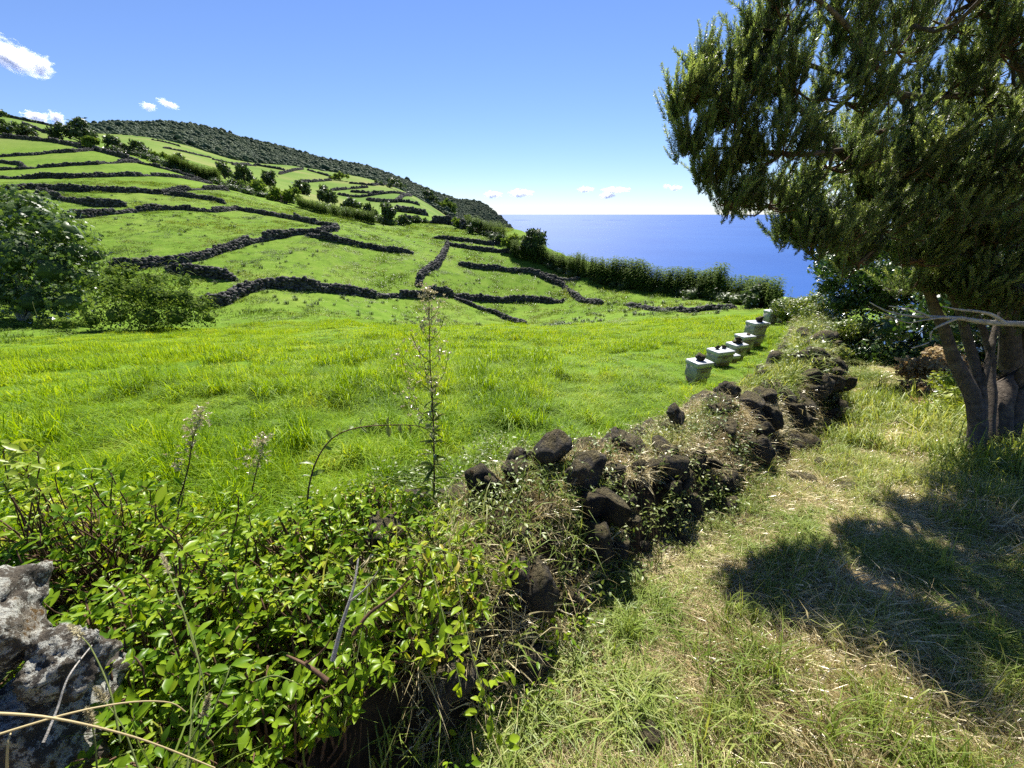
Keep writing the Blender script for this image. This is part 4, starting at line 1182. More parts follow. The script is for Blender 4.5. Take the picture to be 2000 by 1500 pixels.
while todo:                                   # grow outwards: each clump hangs on the nearest wood already there
    A = np.vstack(done); Ar = np.concatenate(drad)
    dm = [np.linalg.norm(A - hcl[i][:3], axis=1).min() for i in todo]
    c = hcl[todo.pop(int(np.argmin(dm)))]
    ctr, rad = c[:3], c[3]
    j = np.argmin(np.linalg.norm(A - ctr, axis=1))
    st = A[j]; ln_ = np.linalg.norm(ctr - st)
    mid = (st + ctr) / 2 + g.normal(0, .12 * ln_, 3) + np.array([0, 0, -.1 * ln_])
    cvb = spline([st, mid, ctr], 9)
    bp.append(tube(cvb, np.linspace(np.clip(Ar[j], .012, .03), .011, 9), 6))
    done.append(cvb); drad.append(np.full(9, .014))
    nt = int(9 + 26 * rad)
    for k in range(nt):
        d = sph(g, 1)[0]; d[2] = d[2] * .7 + .15; d = d / np.linalg.norm(d)
        e = ctr + d * rad * (g.uniform(.6, 1.0) if k % 3 else g.uniform(1.0, 1.4))
        m_ = ctr + d * rad * .45 + np.array([0, 0, -.04])
        cv = spline([ctr, m_, e], 6)
        twp.append(tube(cv, np.linspace(.008, .003, 6), 4))
        ns = int(7 + 12 * rad)
        u = g.uniform(.5, 1.04, ns)
        pos = np.stack([np.interp(u, np.linspace(0, 1, 6), cv[:, i]) for i in range(3)], 1) + g.normal(0, .03, (ns, 3))
        P.append(pos); D.append(unit(d * .38 + np.array([0, 0, 1.0]) + g.normal(0, .28, (ns, 3))))
P, D = np.vstack(P), np.vstack(D)
v, f = join(bp); tag(obj('branches', mesh_from('branches', v - hb, f, [M['bark']], smooth=True), heather), kind='stuff')
v, f = join(twp); tag(obj('twigs', mesh_from('twigs', v - hb, f, [M['stem_brown']]), heather), kind='stuff')
eu = dir_to_euler(D)
o = scatter('crown', fox_protos, P, eu, np.clip(np.exp(g.normal(-.05, .32, len(P))), .4, 1.7), parent=heather, base=hb, g=g)
tag(o, kind='stuff')

# dark evergreen tree behind, over the end of the path
def px_tree(name, label, cl, base_px, mat, leaf, n, seed, T=OV_T, TF=OV_F, core=.55, rad=.09, up=.25):
    b = at(*base_px); b[2] = float(height(b[:1], b[1:2])[0])
    root = empty(name, b); tag(root, label, 'tree')
    C = [(*at(a, q_, d), r) for a, q_, d, r in cl]
    g = np.random.default_rng(seed)
    tag(obj('crown', crown_mesh(g, C, leaf, n, mat, T, TF, core=core, base=b, up=up), root), kind='stuff')
    tv = []
    for c in C[:9]:
        c = np.array(c[:3]); m_ = b + (c - b) * np.array([.45, .45, .55]) + g.normal(0, .08, 3)
        tv.append(tube(spline([b + np.array([0, 0, -.2]), m_, c], 9), np.linspace(rad, .015, 9), 7))
    v, f = join(tv); obj('trunk', mesh_from('trunk', v - b, f, [M['bark']], smooth=True), root)
    return root
px_tree('evergreen_tree', 'dark glossy evergreen tree overhanging the far end of the path',
 [(1700,690,8.0,.4),(1760,700,7.8,.38),(1820,680,7.6,.4),(1665,655,8.6,.36),(1640,515,8.96,0.56),(1700,480,8.82,0.70),(1780,470,8.54,0.70),(1650,590,9.10,0.53),(1720,580,8.68,0.67),(1800,560,8.26,0.67),(1705,650,8.40,0.46),(1780,640,7.98,0.50),(1850,520,8.26,0.70),(1622,560,9.38,0.34),(1860,610,8.26,0.50),(1745,690,7.98,0.28),(1620,500,9.38,0.36),(1690,540,8.54,0.56),(1750,530,8.12,0.56),(1820,660,7.84,0.36),(1830,430,8.26,0.56),(1610,530,9.52,0.28),(1650,650,8.96,0.28)],
 (1960,760,9.0), M['leaf_laurel'], 0.09, 17000, 71)
px_tree('shade_tree', 'dense dark tree filling the right edge behind the tree heath',
 [(1900,450,6.8,.7),(1980,480,6.6,.7),(1950,590,7.6,.7),(1880,620,8.2,.6),(2000,680,7.6,.6),(2090,600,7,.9),(2000,350,6,.8),(1900,330,6,.7),(1925,690,8.4,.4),(2010,790,7.4,.35),(1850,400,6.6,.6),(2080,760,7,.7),(1790,380,6.3,.4),(1720,400,6.6,.42),(1660,420,6.8,.36),(1760,330,6.2,.45),(1650,340,6.6,.36),(1640,470,6.9,.25),(1900,560,6.0,.5),(1980,560,5.8,.5),(1950,470,5.8,.5),(1990,640,6.2,.42),(2060,500,5.4,.6),(1870,650,7.0,.3),(1900,500,7,.6),(2000,420,5.2,.5),(1835,590,5.0,.26),(1890,600,4.9,.28),(1950,590,4.8,.3),(1785,625,5.4,.25),(1740,645,5.9,.24),(1830,640,5.2,.18)],
 (2020,800,7.4), M['leaf_laurel'], .085, 22000, 73)

# bare grey branch hanging across the stems
BR = [[(2150,640,2.5,.03),(2000,633,2.6,.026),(1930,630,2.65,.022),(1880,622,2.7,.017),(1830,619,2.72,.013),(1790,618,2.75,.010),(1745,612,2.8,.007),(1722,603,2.82,.005),(1698,590,2.85,.003)],
      [(1815,619,2.72,.008),(1790,608,2.74,.006),(1770,602,2.76,.004),(1735,598,2.8,.003)],[(1840,620,2.7,.007),(1800,626,2.7,.005),(1770,630,2.72,.004),(1742,618,2.75,.003),(1725,612,2.78,.002)],
      [(1870,622,2.7,.011),(1835,636,2.7,.008),(1818,650,2.72,.006),(1815,668,2.74,.005),(1780,680,2.75,.003)],[(1960,630,2.62,.014),(1930,612,2.62,.012),(1880,606,2.64,.008),(1840,598,2.66,.004)]]
BR = [[(a, b, d * .88, r * .8) for a, b, d, r in c] for c in BR]
bb = at(2150, 640, 2.2)
me, _ = limb_mesh('dead_branch', BR, bb, M['grey_bark'], sides=6, n=14, knob=.35)
tag(obj('dead_branch', me, loc=bb), 'bare bleached branch sticking out left across the tree stems', 'branch')

# ------------------------------------------------------------------ undergrowth right of the path
def blob_px(items):
    return np.array([at(a, b, d) for a, b, d, r in items]), np.array([r for *_, r in items])
Pq, Rq = blob_px([(1860,780,4.6,.2),(1835,805,4.5,.2),(1875,820,4.4,.19),(1815,835,4.4,.16),(1850,745,4.8,.18),(1870,850,4.2,.16)])
leaf_mass('yellow_shrub', 'bright yellow green shrub glowing left of the tree stems', 'shrub', Pq, Rq, .05, 1500, M['leaf_yellow'], 81, OV_T, OV_F, core=.5, kind='thing')
Pq, Rq = blob_px([(1790,760,5.4,.2),(1820,720,5.8,.22),(1800,800,5.0,.18),(1780,850,4.6,.16),(1840,700,6.2,.25),(1780,720,6.0,.2),(1830,900,4.1,.12),(1800,880,4.3,.13),(1880,730,5.8,.3),(1930,760,5.6,.3),(1990,820,5.2,.3)])
leaf_mass('dry_undergrowth', 'dry brown bracken and bramble bank between path and trees', 'undergrowth', Pq, Rq, .075, 5200, M['bracken'], 82, core=.45)
Pq, Rq = blob_px([(1690,640,8.2,.2),(1660,650,8.4,.25),(1610,640,8.6,.28),(1590,610,9.6,.3),(1640,690,6.8,.16),(1650,640,8,.25),(1560,600,11,.35),(1600,590,10.5,.4),(1530,600,13,.4)])
leaf_mass('wall_bramble', 'pale bramble tangle over the far part of the wall', 'brambles', Pq, Rq, .07, 6000, M['leaf_herb'], 83, core=.5)

# ------------------------------------------------------------------ grass
gg = np.random.default_rng(123)
HIVE_XY = np.array([at(h[0], h[1], h[2])[:2] for h in HIVES])
def arc_of(x, y):
    return float(poly_dist(WALL_LINE, np.array([x]), np.array([y]))[1][0])
def tuft_set(n, *a, **k):
    return [tuft(gg, *a, **k) for _ in range(n)]
def sod(name, mats, L, layers, n=5, lump=.25):
    """prototypes of a square of turf, L metres wide; layers: (tuft set, count, smin, smax, material index)"""
    out = []
    for i in range(n):
        parts, mi = [], []
        for ts, cnt, s0, s1, m_ in layers:
            x, y = gg.uniform(-.55, .55, (2, cnt)) * L
            nz = fbm(x / lump, y / lump, 300 + i * 7 + m_, 2)
            sc_ = gg.uniform(s0, s1, cnt) * np.clip(1 + 1.5 * nz, .35, 1.55)
            a = gg.uniform(0, 6.28, cnt)
            fr = np.stack([np.stack([np.cos(a), np.sin(a), 0 * a], 1), np.stack([-np.sin(a), np.cos(a), 0 * a], 1), np.tile([0, 0, 1.], (cnt, 1))], 1)
            k = gg.integers(0, len(ts), cnt)
            for q_ in range(len(ts)):
                m = k == q_
                if m.any():
                    v, f = stamp(*ts[q_], np.stack([x, y, 0 * x], 1)[m], fr[m], sc_[m])
                    parts.append((v, f)); mi.append(np.full(len(f), m_))
        v, f = join(parts)
        out.append(mesh_from(name, v, f, mats, fmat=np.concatenate(mi)))
    return proto_set(name, out)
def lay(name, label, protos, L, r0, r1, a0, a1, mask, zmin=.7, zmax=1.3, patch=2.2, zoff=-.015, step=.86, dropout=0.0):
    """squares of turf laid side by side over the land"""
    st = L * step
    nx = int(2 * r1 / st) + 1
    gx, gy = np.meshgrid((np.arange(nx) - nx / 2) * st, (np.arange(int(r1 / st) + 3) - 2) * st)
    x = gx.ravel() + gg.uniform(-.2, .2, gx.size) * st; y = gy.ravel() + gg.uniform(-.2, .2, gx.size) * st
    r = np.hypot(x, y); a = np.degrees(np.arctan2(x, y))
    m = (r >= r0) & (r < r1) & (a > a0 - 40 * L / np.maximum(r, .3)) & (a < a1 + 40 * L / np.maximum(r, .3))
    x, y = x[m], y[m]
    m = mask(x, y) & (gg.random(len(x)) >= dropout)
    x, y = x[m], y[m]
    e = L * .4
    z = (height(x, y) * 2 + height(x + e, y) + height(x - e, y) + height(x, y + e) + height(x, y - e)) / 6
    sx_ = (height(x + e, y) - height(x - e, y)) / (2 * e); sy_ = (height(x, y + e) - height(x, y - e)) / (2 * e)
    n_ = unit(np.stack([-sx_, -sy_, np.ones(len(x))], 1))
    tw = gg.uniform(0, 6.28, len(x))
    rot = np.empty((len(x), 3))
    for i in range(len(x)):
        qn = mathutils.Vector(n_[i]).to_track_quat('Z', 'Y') @ mathutils.Quaternion((0, 0, 1), tw[i])
        rot[i] = qn.to_euler()
    zs = gg.uniform(zmin, zmax, len(x)) * np.clip(1 + 1.6 * fbm(x / patch, y / patch, 63, 2), .5, 1.5)
    o = scatter(name, protos, np.stack([x, y, z + zoff], 1), rot, np.stack([np.ones(len(x)), np.ones(len(x)), zs], 1), g=gg)
    return tag(o, label, 'grass', kind='stuff')
import mathutils
def side(x, y): return poly_dist(WALL_LINE, x, y)[0]
def hive_free(x, y, d=.45): return np.all([np.hypot(x - hx, y - hy) > d for hx, hy in HIVE_XY], axis=0)

TN = tuft_set(12, 13, .10, .25, .0055, .04, .6, 3)
TM = tuft_set(12, 18, .09, .21, .009, .10, .65, 3)
TH = tuft_set(12, 12, .09, .2, .032, .25, .6, 2)
lay('meadow_grass', 'lush bright green meadow grass just beyond the wall', sod('near_sod', [M['grass_lush']], .5, [(TN, 150, .6, 1.25, 0)]), .5, 1.2, 7.0, -62, 40, lambda x, y: (side(x, y) < -.45) & hive_free(x, y, .5), .6, 1.15, patch=1.3)
lay('meadow_grass', 'lush bright green meadow grass rolling to the field crest', sod('meadow_sod', [M['grass_lush']], 1.2, [(TM, 230, .5, 1.2, 0)], lump=.5), 1.2, 6.8, 27, -62, 42, lambda x, y: (side(x, y) < -.7) & hive_free(x, y, .9), .6, 1.15, patch=1.9, zoff=-.03)
fill = sod('hive_sod', [M['grass_lush']], .5, [(TN, 60, .5, 1.0, 0)])
lay('hive_grass', 'grass growing tight around the beehives', fill, .5, 5.5, 16, 15, 45, lambda x, y: (side(x, y) < -.3) & hive_free(x, y, .34) & ~hive_free(x, y, 1.2), .5, .8)
lay('hillside_grass', 'short grazed turf covering the walled hillside fields', sod('hill_sod', [M['grass_hill']], 4.5, [(TH, 230, .5, 1.2, 0)], lump=1.4), 4.5, 25, 120, -57, 36, lambda x, y: cliff_dist(x, y) < 1, patch=7, zoff=-.04)
# rank darker tussocks dotted over the hillside
n = 1100
a = gg.uniform(R(-50), R(30), n); r = np.exp(gg.uniform(math.log(28), math.log(105), n)); x, y = r * np.sin(a), r * np.cos(a)
k = (vnoise(x / 9, y / 9, 88) > .45) & (cliff_dist(x, y) < 0); x, y = x[k], y[k]
tp = proto_set('tussock', [mesh_from('tussock', *tuft(gg, 26, .25, .55, .04, .22, .6, 3), [M['leaf_hedge']]) for _ in range(4)])
tag(scatter('hillside_tussock', tp, np.stack([x, y, height(x, y)], 1), np.stack([0 * x, 0 * x, x * 7], 1), gg.uniform(.4, 1.0, len(x)), g=gg), 'dark weedy tussocks dotted over the hillside fields', 'weeds', kind='stuff')

# path side: green blades, dead matted grass, both mixed by patches
TP = tuft_set(12, 9, .035, .12, .0036, .03, .75, 3)
TS = tuft_set(14, 18, .035, .095, .0017, .05, .9, 3, flat=.55)
TPf = tuft_set(10, 12, .05, .16, .007, .07, .75, 3)
TSf = tuft_set(10, 12, .05, .14, .006, .08, .9, 2, flat=.7)
def greenness(x, y):
    pd_, _ = poly_dist(PATH_LINE, x, y); r = np.hypot(x, y)
    return fbm(x / .9, y / .9, 14, 3) + .12 * (np.abs(pd_) > .8) + .5 * smoothstep(2.8, 5, r) - .08
PM = [M['grass_path'], M['straw']]
sodA = sod('green_path_sod', PM, .4, [(TP, 170, .7, 1.5, 0), (TS, 110, .7, 1.3, 1)], lump=.14)
sodB = sod('dry_path_sod', PM, .4, [(TP, 140, .6, 1.2, 0), (TS, 180, .7, 1.3, 1)], lump=.14)
lay('path_grass', 'green grass patches growing on the footpath', sodA, .4, .2, 4.6, -80, 80, lambda x, y: (side(x, y) > .22) & (greenness(x, y) > 0), .7, 1.3, patch=.6, zoff=.0)
lay('dry_grass', 'matted straw coloured dead grass on the path', sodB, .4, .2, 4.6, -80, 80, lambda x, y: (side(x, y) > .22) & (greenness(x, y) <= .06), .8, 1.3, patch=.6, zoff=.004)
lay('path_grass', 'green grass covering the far half of the path', sod('far_path_sod', PM, .8, [(TPf, 170, .7, 1.4, 0), (TSf, 70, .7, 1.3, 1)], lump=.3), .8, 4.4, 16, 5, 62, lambda x, y: (side(x, y) > .3) & (cliff_dist(x, y) < -1), .7, 1.3)
# grass on and over the wall
def on_wall(n, s0, s1):
    s = gg.uniform(s0, s1, n); off = gg.uniform(-.42, .52 if s0 < 9 else .16, n)
    bx = np.interp(s, wl_arc, wl_line[:, 0]) + np.interp(s, wl_arc, wn_[:, 0]) * off
    by = np.interp(s, wl_arc, wl_line[:, 1]) + np.interp(s, wl_arc, wn_[:, 1]) * off
    hf = np.interp(off, [p[0] for p in prof], [max(p[1], 0) for p in prof])
    bz = height(bx, by) + wall_h(s) * hf
    return bx, by, bz, s, off
def wall_tufts(name, label, ts, mat, n, s0, s1, smin, smax, thr, seed):
    bx, by, bz, s, off = on_wall(n, s0, s1)
    k = fbm(s / .5, off * 3, seed, 2) > thr
    bx, by, bz, s = bx[k], by[k], bz[k], s[k]; m_ = len(bx)
    tw = gg.uniform(0, 6.28, m_); up_ = unit(np.stack([gg.normal(0, .3, m_), gg.normal(0, .3, m_), np.ones(m_)], 1))
    e1 = unit(np.cross(np.stack([np.cos(tw), np.sin(tw), 0 * tw], 1), up_)); fr = np.stack([e1, np.cross(up_, e1), up_], 1)
    sc_ = gg.uniform(smin, smax, m_); pick = gg.integers(0, len(ts), m_); parts = []
    for q_ in range(len(ts)):
        m = pick == q_
        if m.any(): parts.append(stamp(*ts[q_], np.stack([bx, by, bz], 1)[m], fr[m], sc_[m]))
    v, f = join(parts)
    return tag(obj(name, mesh_from(name, v, f, [mat])), label, 'grass', kind='stuff')
wall_tufts('wall_grass', 'green grass sprouting on the near tumbled wall', TP, M['grass_path'], 2600, 6.3, 10.2, .9, 1.6, .05, 71)
wall_tufts('wall_grass', 'dry straw matted over the near tumbled wall', TS, M['straw'], 4200, 5.9, 10.4, .8, 1.6, -.1, 75)
wall_tufts('wall_grass', 'dead straw hanging down the wall face below the foreground shrub', TS, M['straw'], 420, 5.2, 6.5, .8, 1.6, -.1, 78)
wall_tufts('wall_grass', 'thin green grass poking up through the foreground shrub', TP, M['grass_path'], 220, 4.5, 6.5, 1.4, 2.4, -.1, 79)
wall_tufts('wall_grass', 'green grass sprouting on the far stretch of the wall', TPf, M['grass_path'], 4200, 9.6, 24, .9, 1.9, -.3, 72)
wall_tufts('wall_grass', 'dry straw on the far stretch of the wall', TSf, M['straw'], 900, 10, 24, .8, 1.5, -.1, 76)

# ------------------------------------------------------------------ near shrubs: every leaf real, the nearest as single parts
LEAVES = []
for i in range(6):
    g = np.random.default_rng(400 + i)
    T = OV_T.copy(); T[:, 2] += g.uniform(-.25, .15) * T[:, 0] ** 2; T[:, 1] *= g.uniform(.85, 1.15)
    T[:, 2] += np.abs(T[:, 1]) * g.uniform(.1, .5)
    LEAVES.append(T)
def mat4(fr, s, p):
    m = np.eye(4); m[:3, :3] = fr.T * s; m[:3, 3] = p
    return m
def leafy(name, label, cat, base, tips, dirs, mat, leaf, per, seed, stems=True, single=300, root_pts=None, droop=.0, group=None, stem_r=.004):
    """shrub: stems from the base to each tip, leaves set around the last stretch of each stem"""
    g = np.random.default_rng(seed)
    base = np.asarray(base, float); root = empty(name, base); tag(root, label, cat, group)
    P, Fr, S = [], [], []; tv = []
    for t, d in zip(tips, dirs):
        rp = base if root_pts is None else root_pts[int(np.argmin(np.linalg.norm(root_pts - t, axis=1)))]
        d = d / np.linalg.norm(d)
        L = np.linalg.norm(t - rp)
        cv = spline([rp, rp + (t - rp) * .5 + g.normal(0, .04, 3) * min(1, L * 2), t - d * .07, t], 9)
        if stems: tv.append(tube(cv, np.linspace(stem_r * g.uniform(.8, 1.6), .0015, 9), 4))
        k = per
        u = np.concatenate([g.uniform(.0, .03, k // 2), g.uniform(.02, .16, k - k // 2)])
        pos = t - d * u[:, None]
        a = np.arange(k) * 2.4 + g.uniform(0, 6.28)
        e = np.cross(d, (0.3, .2, 1.)); e /= np.linalg.norm(e); e2 = np.cross(d, e)
        out = np.cos(a)[:, None] * e + np.sin(a)[:, None] * e2
        ld = unit(out + d * g.uniform(.15, .9, k)[:, None] + g.normal(0, .2, (k, 3)) + np.array([0, 0, -droop]))
        P.append(pos); Fr.append(frames(ld, g.normal(0, .35, k))); S.append(leaf * g.uniform(.5, 1.3, k))
    P, Fr, S = np.vstack(P), np.vstack(Fr), np.concatenate(S)
    o = np.argsort(np.linalg.norm(P - np.array([0, 0, CZ]), axis=1) - S * 3)
    pick = g.integers(0, 6, len(P))
    meshes = [mesh_from('leaf', T, OV_F, [mat], smooth=True) for T in LEAVES]
    for i in o[:single]:
        ob = bpy.data.objects.new('leaf', meshes[pick[i]]); ob.parent = root
        ob.matrix_local = mathutils.Matrix(mat4(Fr[i], S[i], P[i] - base)); COL.objects.link(ob)
    rest = o[single:]
    if len(rest):
        parts = []
        for q_ in range(6):
            m = rest[pick[rest] == q_]
            if len(m): parts.append(stamp(LEAVES[q_], OV_F, P[m], Fr[m], S[m]))
        v, f = join(parts)
        tag(obj('foliage', mesh_from('foliage', v - base, f, [mat], smooth=True), root), kind='stuff')
    if stems:
        v, f = join(tv); obj('stems', mesh_from('stems', v - base, f, [M['stem_brown']]), root)
    return root
def arc_of(x, y):
    return float(poly_dist(WALL_LINE, np.array([x]), np.array([y]))[1][0])
def wall_pt(s, off, h):
    x = np.interp(s, wl_arc, wl_line[:, 0]) + np.interp(s, wl_arc, wn_[:, 0]) * off
    y = np.interp(s, wl_arc, wl_line[:, 1]) + np.interp(s, wl_arc, wn_[:, 1]) * off
    return np.stack([x, y, height(x, y) + h], 1)
g = np.random.default_rng(141)
s0, s1 = arc_of(-1.2, .42), arc_of(-.2, 1.38)
n = 1100
s = g.uniform(s0, s1, n); off = .38 - g.random(n) ** .8 * 1.0
lump = .10 * fbm(s / .25, off / .25, 55, 2)
env = np.interp(off, [-.62, -.4, -.1, .15, .32, .44], [.42, .60, .66, .62, .55, .46]) * np.interp(s, [s0, s0 + .25, s1 - .35, s1], [.85, 1.02, 1.0, .7])
tips = wall_pt(s, off, env + lump + g.uniform(-.12, .05, n))
dirs = np.stack([g.normal(0, .35, n), g.normal(0, .35, n) , np.ones(n) * .9], 1)
dirs[:, :2] += np.stack([np.interp(s, wl_arc, wn_[:, 0]), np.interp(s, wl_arc, wn_[:, 1])], 1) * (off * 1.6)[:, None]
rs = np.linspace(s0 + .05, s1 - .1, 9)
roots = wall_pt(rs, g.uniform(.0, .3, 9), np.full(9, .02))
leafy('evergreen_shrub', 'glossy green shrub sprawling over the wall in the foreground centre', 'shrub', roots[4], tips, dirs, M['leaf_shrub'], .037, 10, 142, root_pts=roots, stem_r=.006)
# bright shrub behind the boulder, left
n = 330
cx = at(110, 1010, 1.55)
tips = np.stack([cx[0] + g.normal(0, .36, n), cx[1] + g.normal(0, .26, n), np.zeros(n)], 1)
gz = height(tips[:, 0], tips[:, 1])
tips[:, 2] = gz + .30 + .5 * g.random(n) * np.exp(-((tips[:, 0] - cx[0]) ** 2 + (tips[:, 1] - cx[1]) ** 2) / .28)
dirs = np.stack([g.normal(0, .4, n), g.normal(0, .4, n), np.ones(n)], 1)
b = cx.copy(); b[2] = float(height(b[:1], b[1:2])[0])
leafy('evergreen_shrub', 'bright green shrub behind the lichened boulder at the left edge', 'shrub', b, tips, dirs, M['leaf_shrub'], .046, 9, 143, single=260)
tips = np.array([at(a, q_, d) for a, q_, d in [(20,865,1.45),(45,880,1.42),(10,900,1.4),(60,905,1.4),(35,925,1.38),(5,940,1.4),(70,945,1.38)]])
leafy('evergreen_shrub', 'sunlit yellowish sprig standing highest at the left edge', 'shrub', b + np.array([-.12, -.1, 0]), tips, np.tile([0, 0, 1.], (7, 1)) + g.normal(0, .3, (7, 3)), M['leaf_yellow'], .05, 9, 144)
# upright leafy shoots in the shrub
for k, (px, py, dep, lab) in enumerate([(305,985,1.12,'tall upright leafy shoot in front of the meadow left of centre'),(455,960,1.35,'upright shoot with pale leaves above the foreground shrub'),(660,985,1.5,'short upright shoot near the arching bramble foot')]):
    t = at(px, py, dep); bs = t.copy(); bs[2] = float(height(t[:1], t[1:2])[0]) + .25
    tt_ = np.array([t, t - np.array([.01, 0, .09]), t - np.array([-.01, 0, .17])])
    leafy('shrub_shoot', lab, 'shoot', bs, tt_, np.tile([0, 0, 1.], (3, 1)) + g.normal(0, .12, (3, 3)), M['leaf_shrub'], .05, 8, 150 + k)

# low pale undergrowth on the meadow side of the wall and around the rubble
n = 1500
s = g.uniform(arc_of(-2.4, -.6), arc_of(.6, 2.1), n); off = -g.uniform(.35, 1.25, n)
p = wall_pt(s, off, np.zeros(n)); hgt = g.uniform(.06, .42, n) * np.interp(-off, [.35, 1.25], [1, .45])
def herb_mass(name, label, p, hgt, leaf, per, mat, seed, cat='undergrowth', stemmat='stem_green'):
    g = np.random.default_rng(seed); n = len(p)
    T = p + np.stack([g.normal(0, .07, n), g.normal(0, .07, n), hgt], 1)
    parts = [tube(np.stack([a, (a + b) / 2 + g.normal(0, .015, 3), b]), [.0025, .002, .001], 3) for a, b in zip(p, T)]
    v0, f0 = join(parts)
    k = np.repeat(np.arange(n), per); u = g.uniform(.3, 1.02, len(k))[:, None]
    pos = p[k] * (1 - u) + T[k] * u + g.normal(0, .02, (len(k), 3))
    d = unit(g.normal(size=(len(k), 3)) * np.array([1, 1, .5]) + np.array([0, 0, .25]))
    v1, f1 = stamp(OV_T, OV_F, pos, frames(d, g.normal(0, .5, len(k))), leaf * g.uniform(.5, 1.3, len(k)))
    nf0 = sum(len(x) for x in f0)
    me = mesh_from(name, np.vstack([v0, v1]), f0 + [f1 + len(v0)], [M[stemmat], mat], fmat=np.r_[np.zeros(nf0), np.ones(len(f1))])
    return tag(obj(name, me), label, cat, kind='stuff')
herb_mass('undergrowth', 'pale weedy undergrowth between the shrubs and the meadow', p, hgt, .034, 9, M['leaf_herb'], 161)
n = 900
s = g.uniform(arc_of(-.2, 1.4), arc_of(2.0, 3.3), n); off = g.uniform(-.4, .62, n)
hf = np.interp(off, [q_[0] for q_ in prof], [max(q_[1], 0) for q_ in prof])
p = wall_pt(s, off, wall_h(s) * hf)
herb_mass('undergrowth', 'sparse weeds creeping over the tumbled wall stones', p, g.uniform(.02, .18, n), .028, 6, M['leaf_herb'], 162)
n = 700
s = g.uniform(arc_of(3.4, 4.3), arc_of(10, 12.6), n); off = g.uniform(-.5, .5, n)
hf = np.interp(off, [q_[0] for q_ in prof], [max(q_[1], 0) for q_ in prof])
p = wall_pt(s, off, wall_h(s) * hf)
herb_mass('undergrowth', 'weeds smothering the far stretch of the wall', p, g.uniform(.05, .35, n), .05, 8, M['leaf_herb'], 163)

n = 170
s = g.uniform(4.4, 6.2, n); off = g.uniform(.32, .56, n)
p = wall_pt(s, off, np.zeros(n))
herb_mass('undergrowth', 'shaded weeds at the foot of the wall under the foreground shrub', p, g.uniform(.05, .26, n), .028, 5, M['leaf_shrub'], 164, stemmat='straw')
# trailing stems over the path side of the wall
def vine(name, label, ctrl, nleaf, leaf, mat, seed, r=.0035, stem='stem_brown', cat='bramble', u0=.15, droop=.3):
    g = np.random.default_rng(seed)
    pts = np.array([at(*c) for c in ctrl]); b = pts[0].copy()
    cv = spline(pts, 20)
    root = empty(name, b); tag(root, label, cat)
    obj('stem', mesh_from('stem', *(lambda t: (t[0] - b, t[1]))(tube(cv, np.linspace(r, r * .4, 20), 5)), [M[stem]], smooth=True), root)
    tang = unit(np.gradient(cv, axis=0))
    meshes = [mesh_from('leaf', T, OV_F, [mat], smooth=True) for T in LEAVES[:4]]
    for k in range(nleaf):
        u = u0 + (1 - u0) * k / max(nleaf - 1, 1); i = min(int(u * 19), 19)
        d = unit(np.cross(tang[i], g.normal(size=3)) + tang[i] * .35 + np.array([0, 0, -droop]))
        fr = frames(d[None], g.normal(0, .4, 1))[0]
        ob = bpy.data.objects.new('leaf', meshes[k % 4]); ob.parent = root
        ob.matrix_local = mathutils.Matrix(mat4(fr, leaf * g.uniform(.7, 1.3), cv[i] - b)); COL.objects.link(ob)
    return root
vine('arching_bramble', 'dark bramble stem arching over the meadow left of the tall weed', [(600,1020,1.75),(602,960,1.75),(618,900,1.78),(650,855,1.8),(700,835,1.82),(770,830,1.85),(820,833,1.9),(850,850,1.9)], 26, .05, M['leaf_herb'], 171, .0045)
VN = [
 ('thin trailing stem with bright leaves hanging down right of the shrub', [(890,1120,1.15),(905,1200,1.08),(925,1290,1.0),(960,1400,.94),(990,1460,.92)], 20, .04),
 ('trailing stem drooping beside the shrub over the dry grass', [(840,1100,1.12),(860,1180,1.04),(880,1260,.98),(900,1340,.93)], 18, .042),
 ('leafy stem reaching right at the shrub edge', [(800,1060,1.2),(880,1080,1.2),(960,1110,1.22),(1010,1140,1.24)], 16, .04),
 ('pale shoot hanging in front of the dark shrub shadow', [(720,1130,1.05),(712,1200,.98),(700,1270,.93),(690,1330,.9)], 16, .04),
 ('low leafy sprig on the dry grass at the bottom', [(930,1400,.95),(945,1360,.95),(970,1320,.96),(1000,1310,.97)], 14, .036),
 ('sprig with narrow bright leaves below the foreground shrub', [(400,1440,.72),(420,1380,.74),(440,1330,.76),(450,1300,.78)], 16, .036),
 ('small sprig at the foot of the shrub right of the grass stems', [(500,1330,.85),(540,1320,.84),(590,1340,.84)], 10, .036),
]
for k, (lab, ctrl, nl, lf) in enumerate(VN):
    vine('trailing_stem', lab, ctrl, nl, lf * .9, M['leaf_shrub'], 180 + k, .0022, 'stem_green', 'sprig')
for k, (lab, ctrl) in enumerate([('bare brown twig reaching up from the shrub shadow', [(690,1240,.95),(720,1200,.97),(760,1170,.98),(800,1130,1.0)]),
                                 ('pale bare stem standing in front of the shrub', [(650,1290,.88),(668,1220,.9),(690,1150,.92),(700,1090,.95)]),
                                 ('forked bare twig low in the shrub shadow', [(640,1330,.85),(600,1300,.86),(560,1280,.9)])]):
    pts = np.array([at(*c) for c in ctrl]); cv = spline(pts, 12)
    v, f = tube(cv, np.linspace(.006, .002, 12), 5)
    p2 = cv[6]; br = spline(np.array([p2, p2 + np.array([.05, .0, .05]), p2 + np.array([.09, -.01, .12])]), 6)
    v2, f2 = tube(br, np.linspace(.003, .001, 6), 4)
    vv, ff = join([(v, f), (v2, f2)])
    tag(obj('bare_twig', mesh_from('bare_twig', vv - pts[0], ff, [M['grey_bark'] if k == 1 else M['stem_brown']], smooth=True), loc=pts[0]), lab, 'twig')

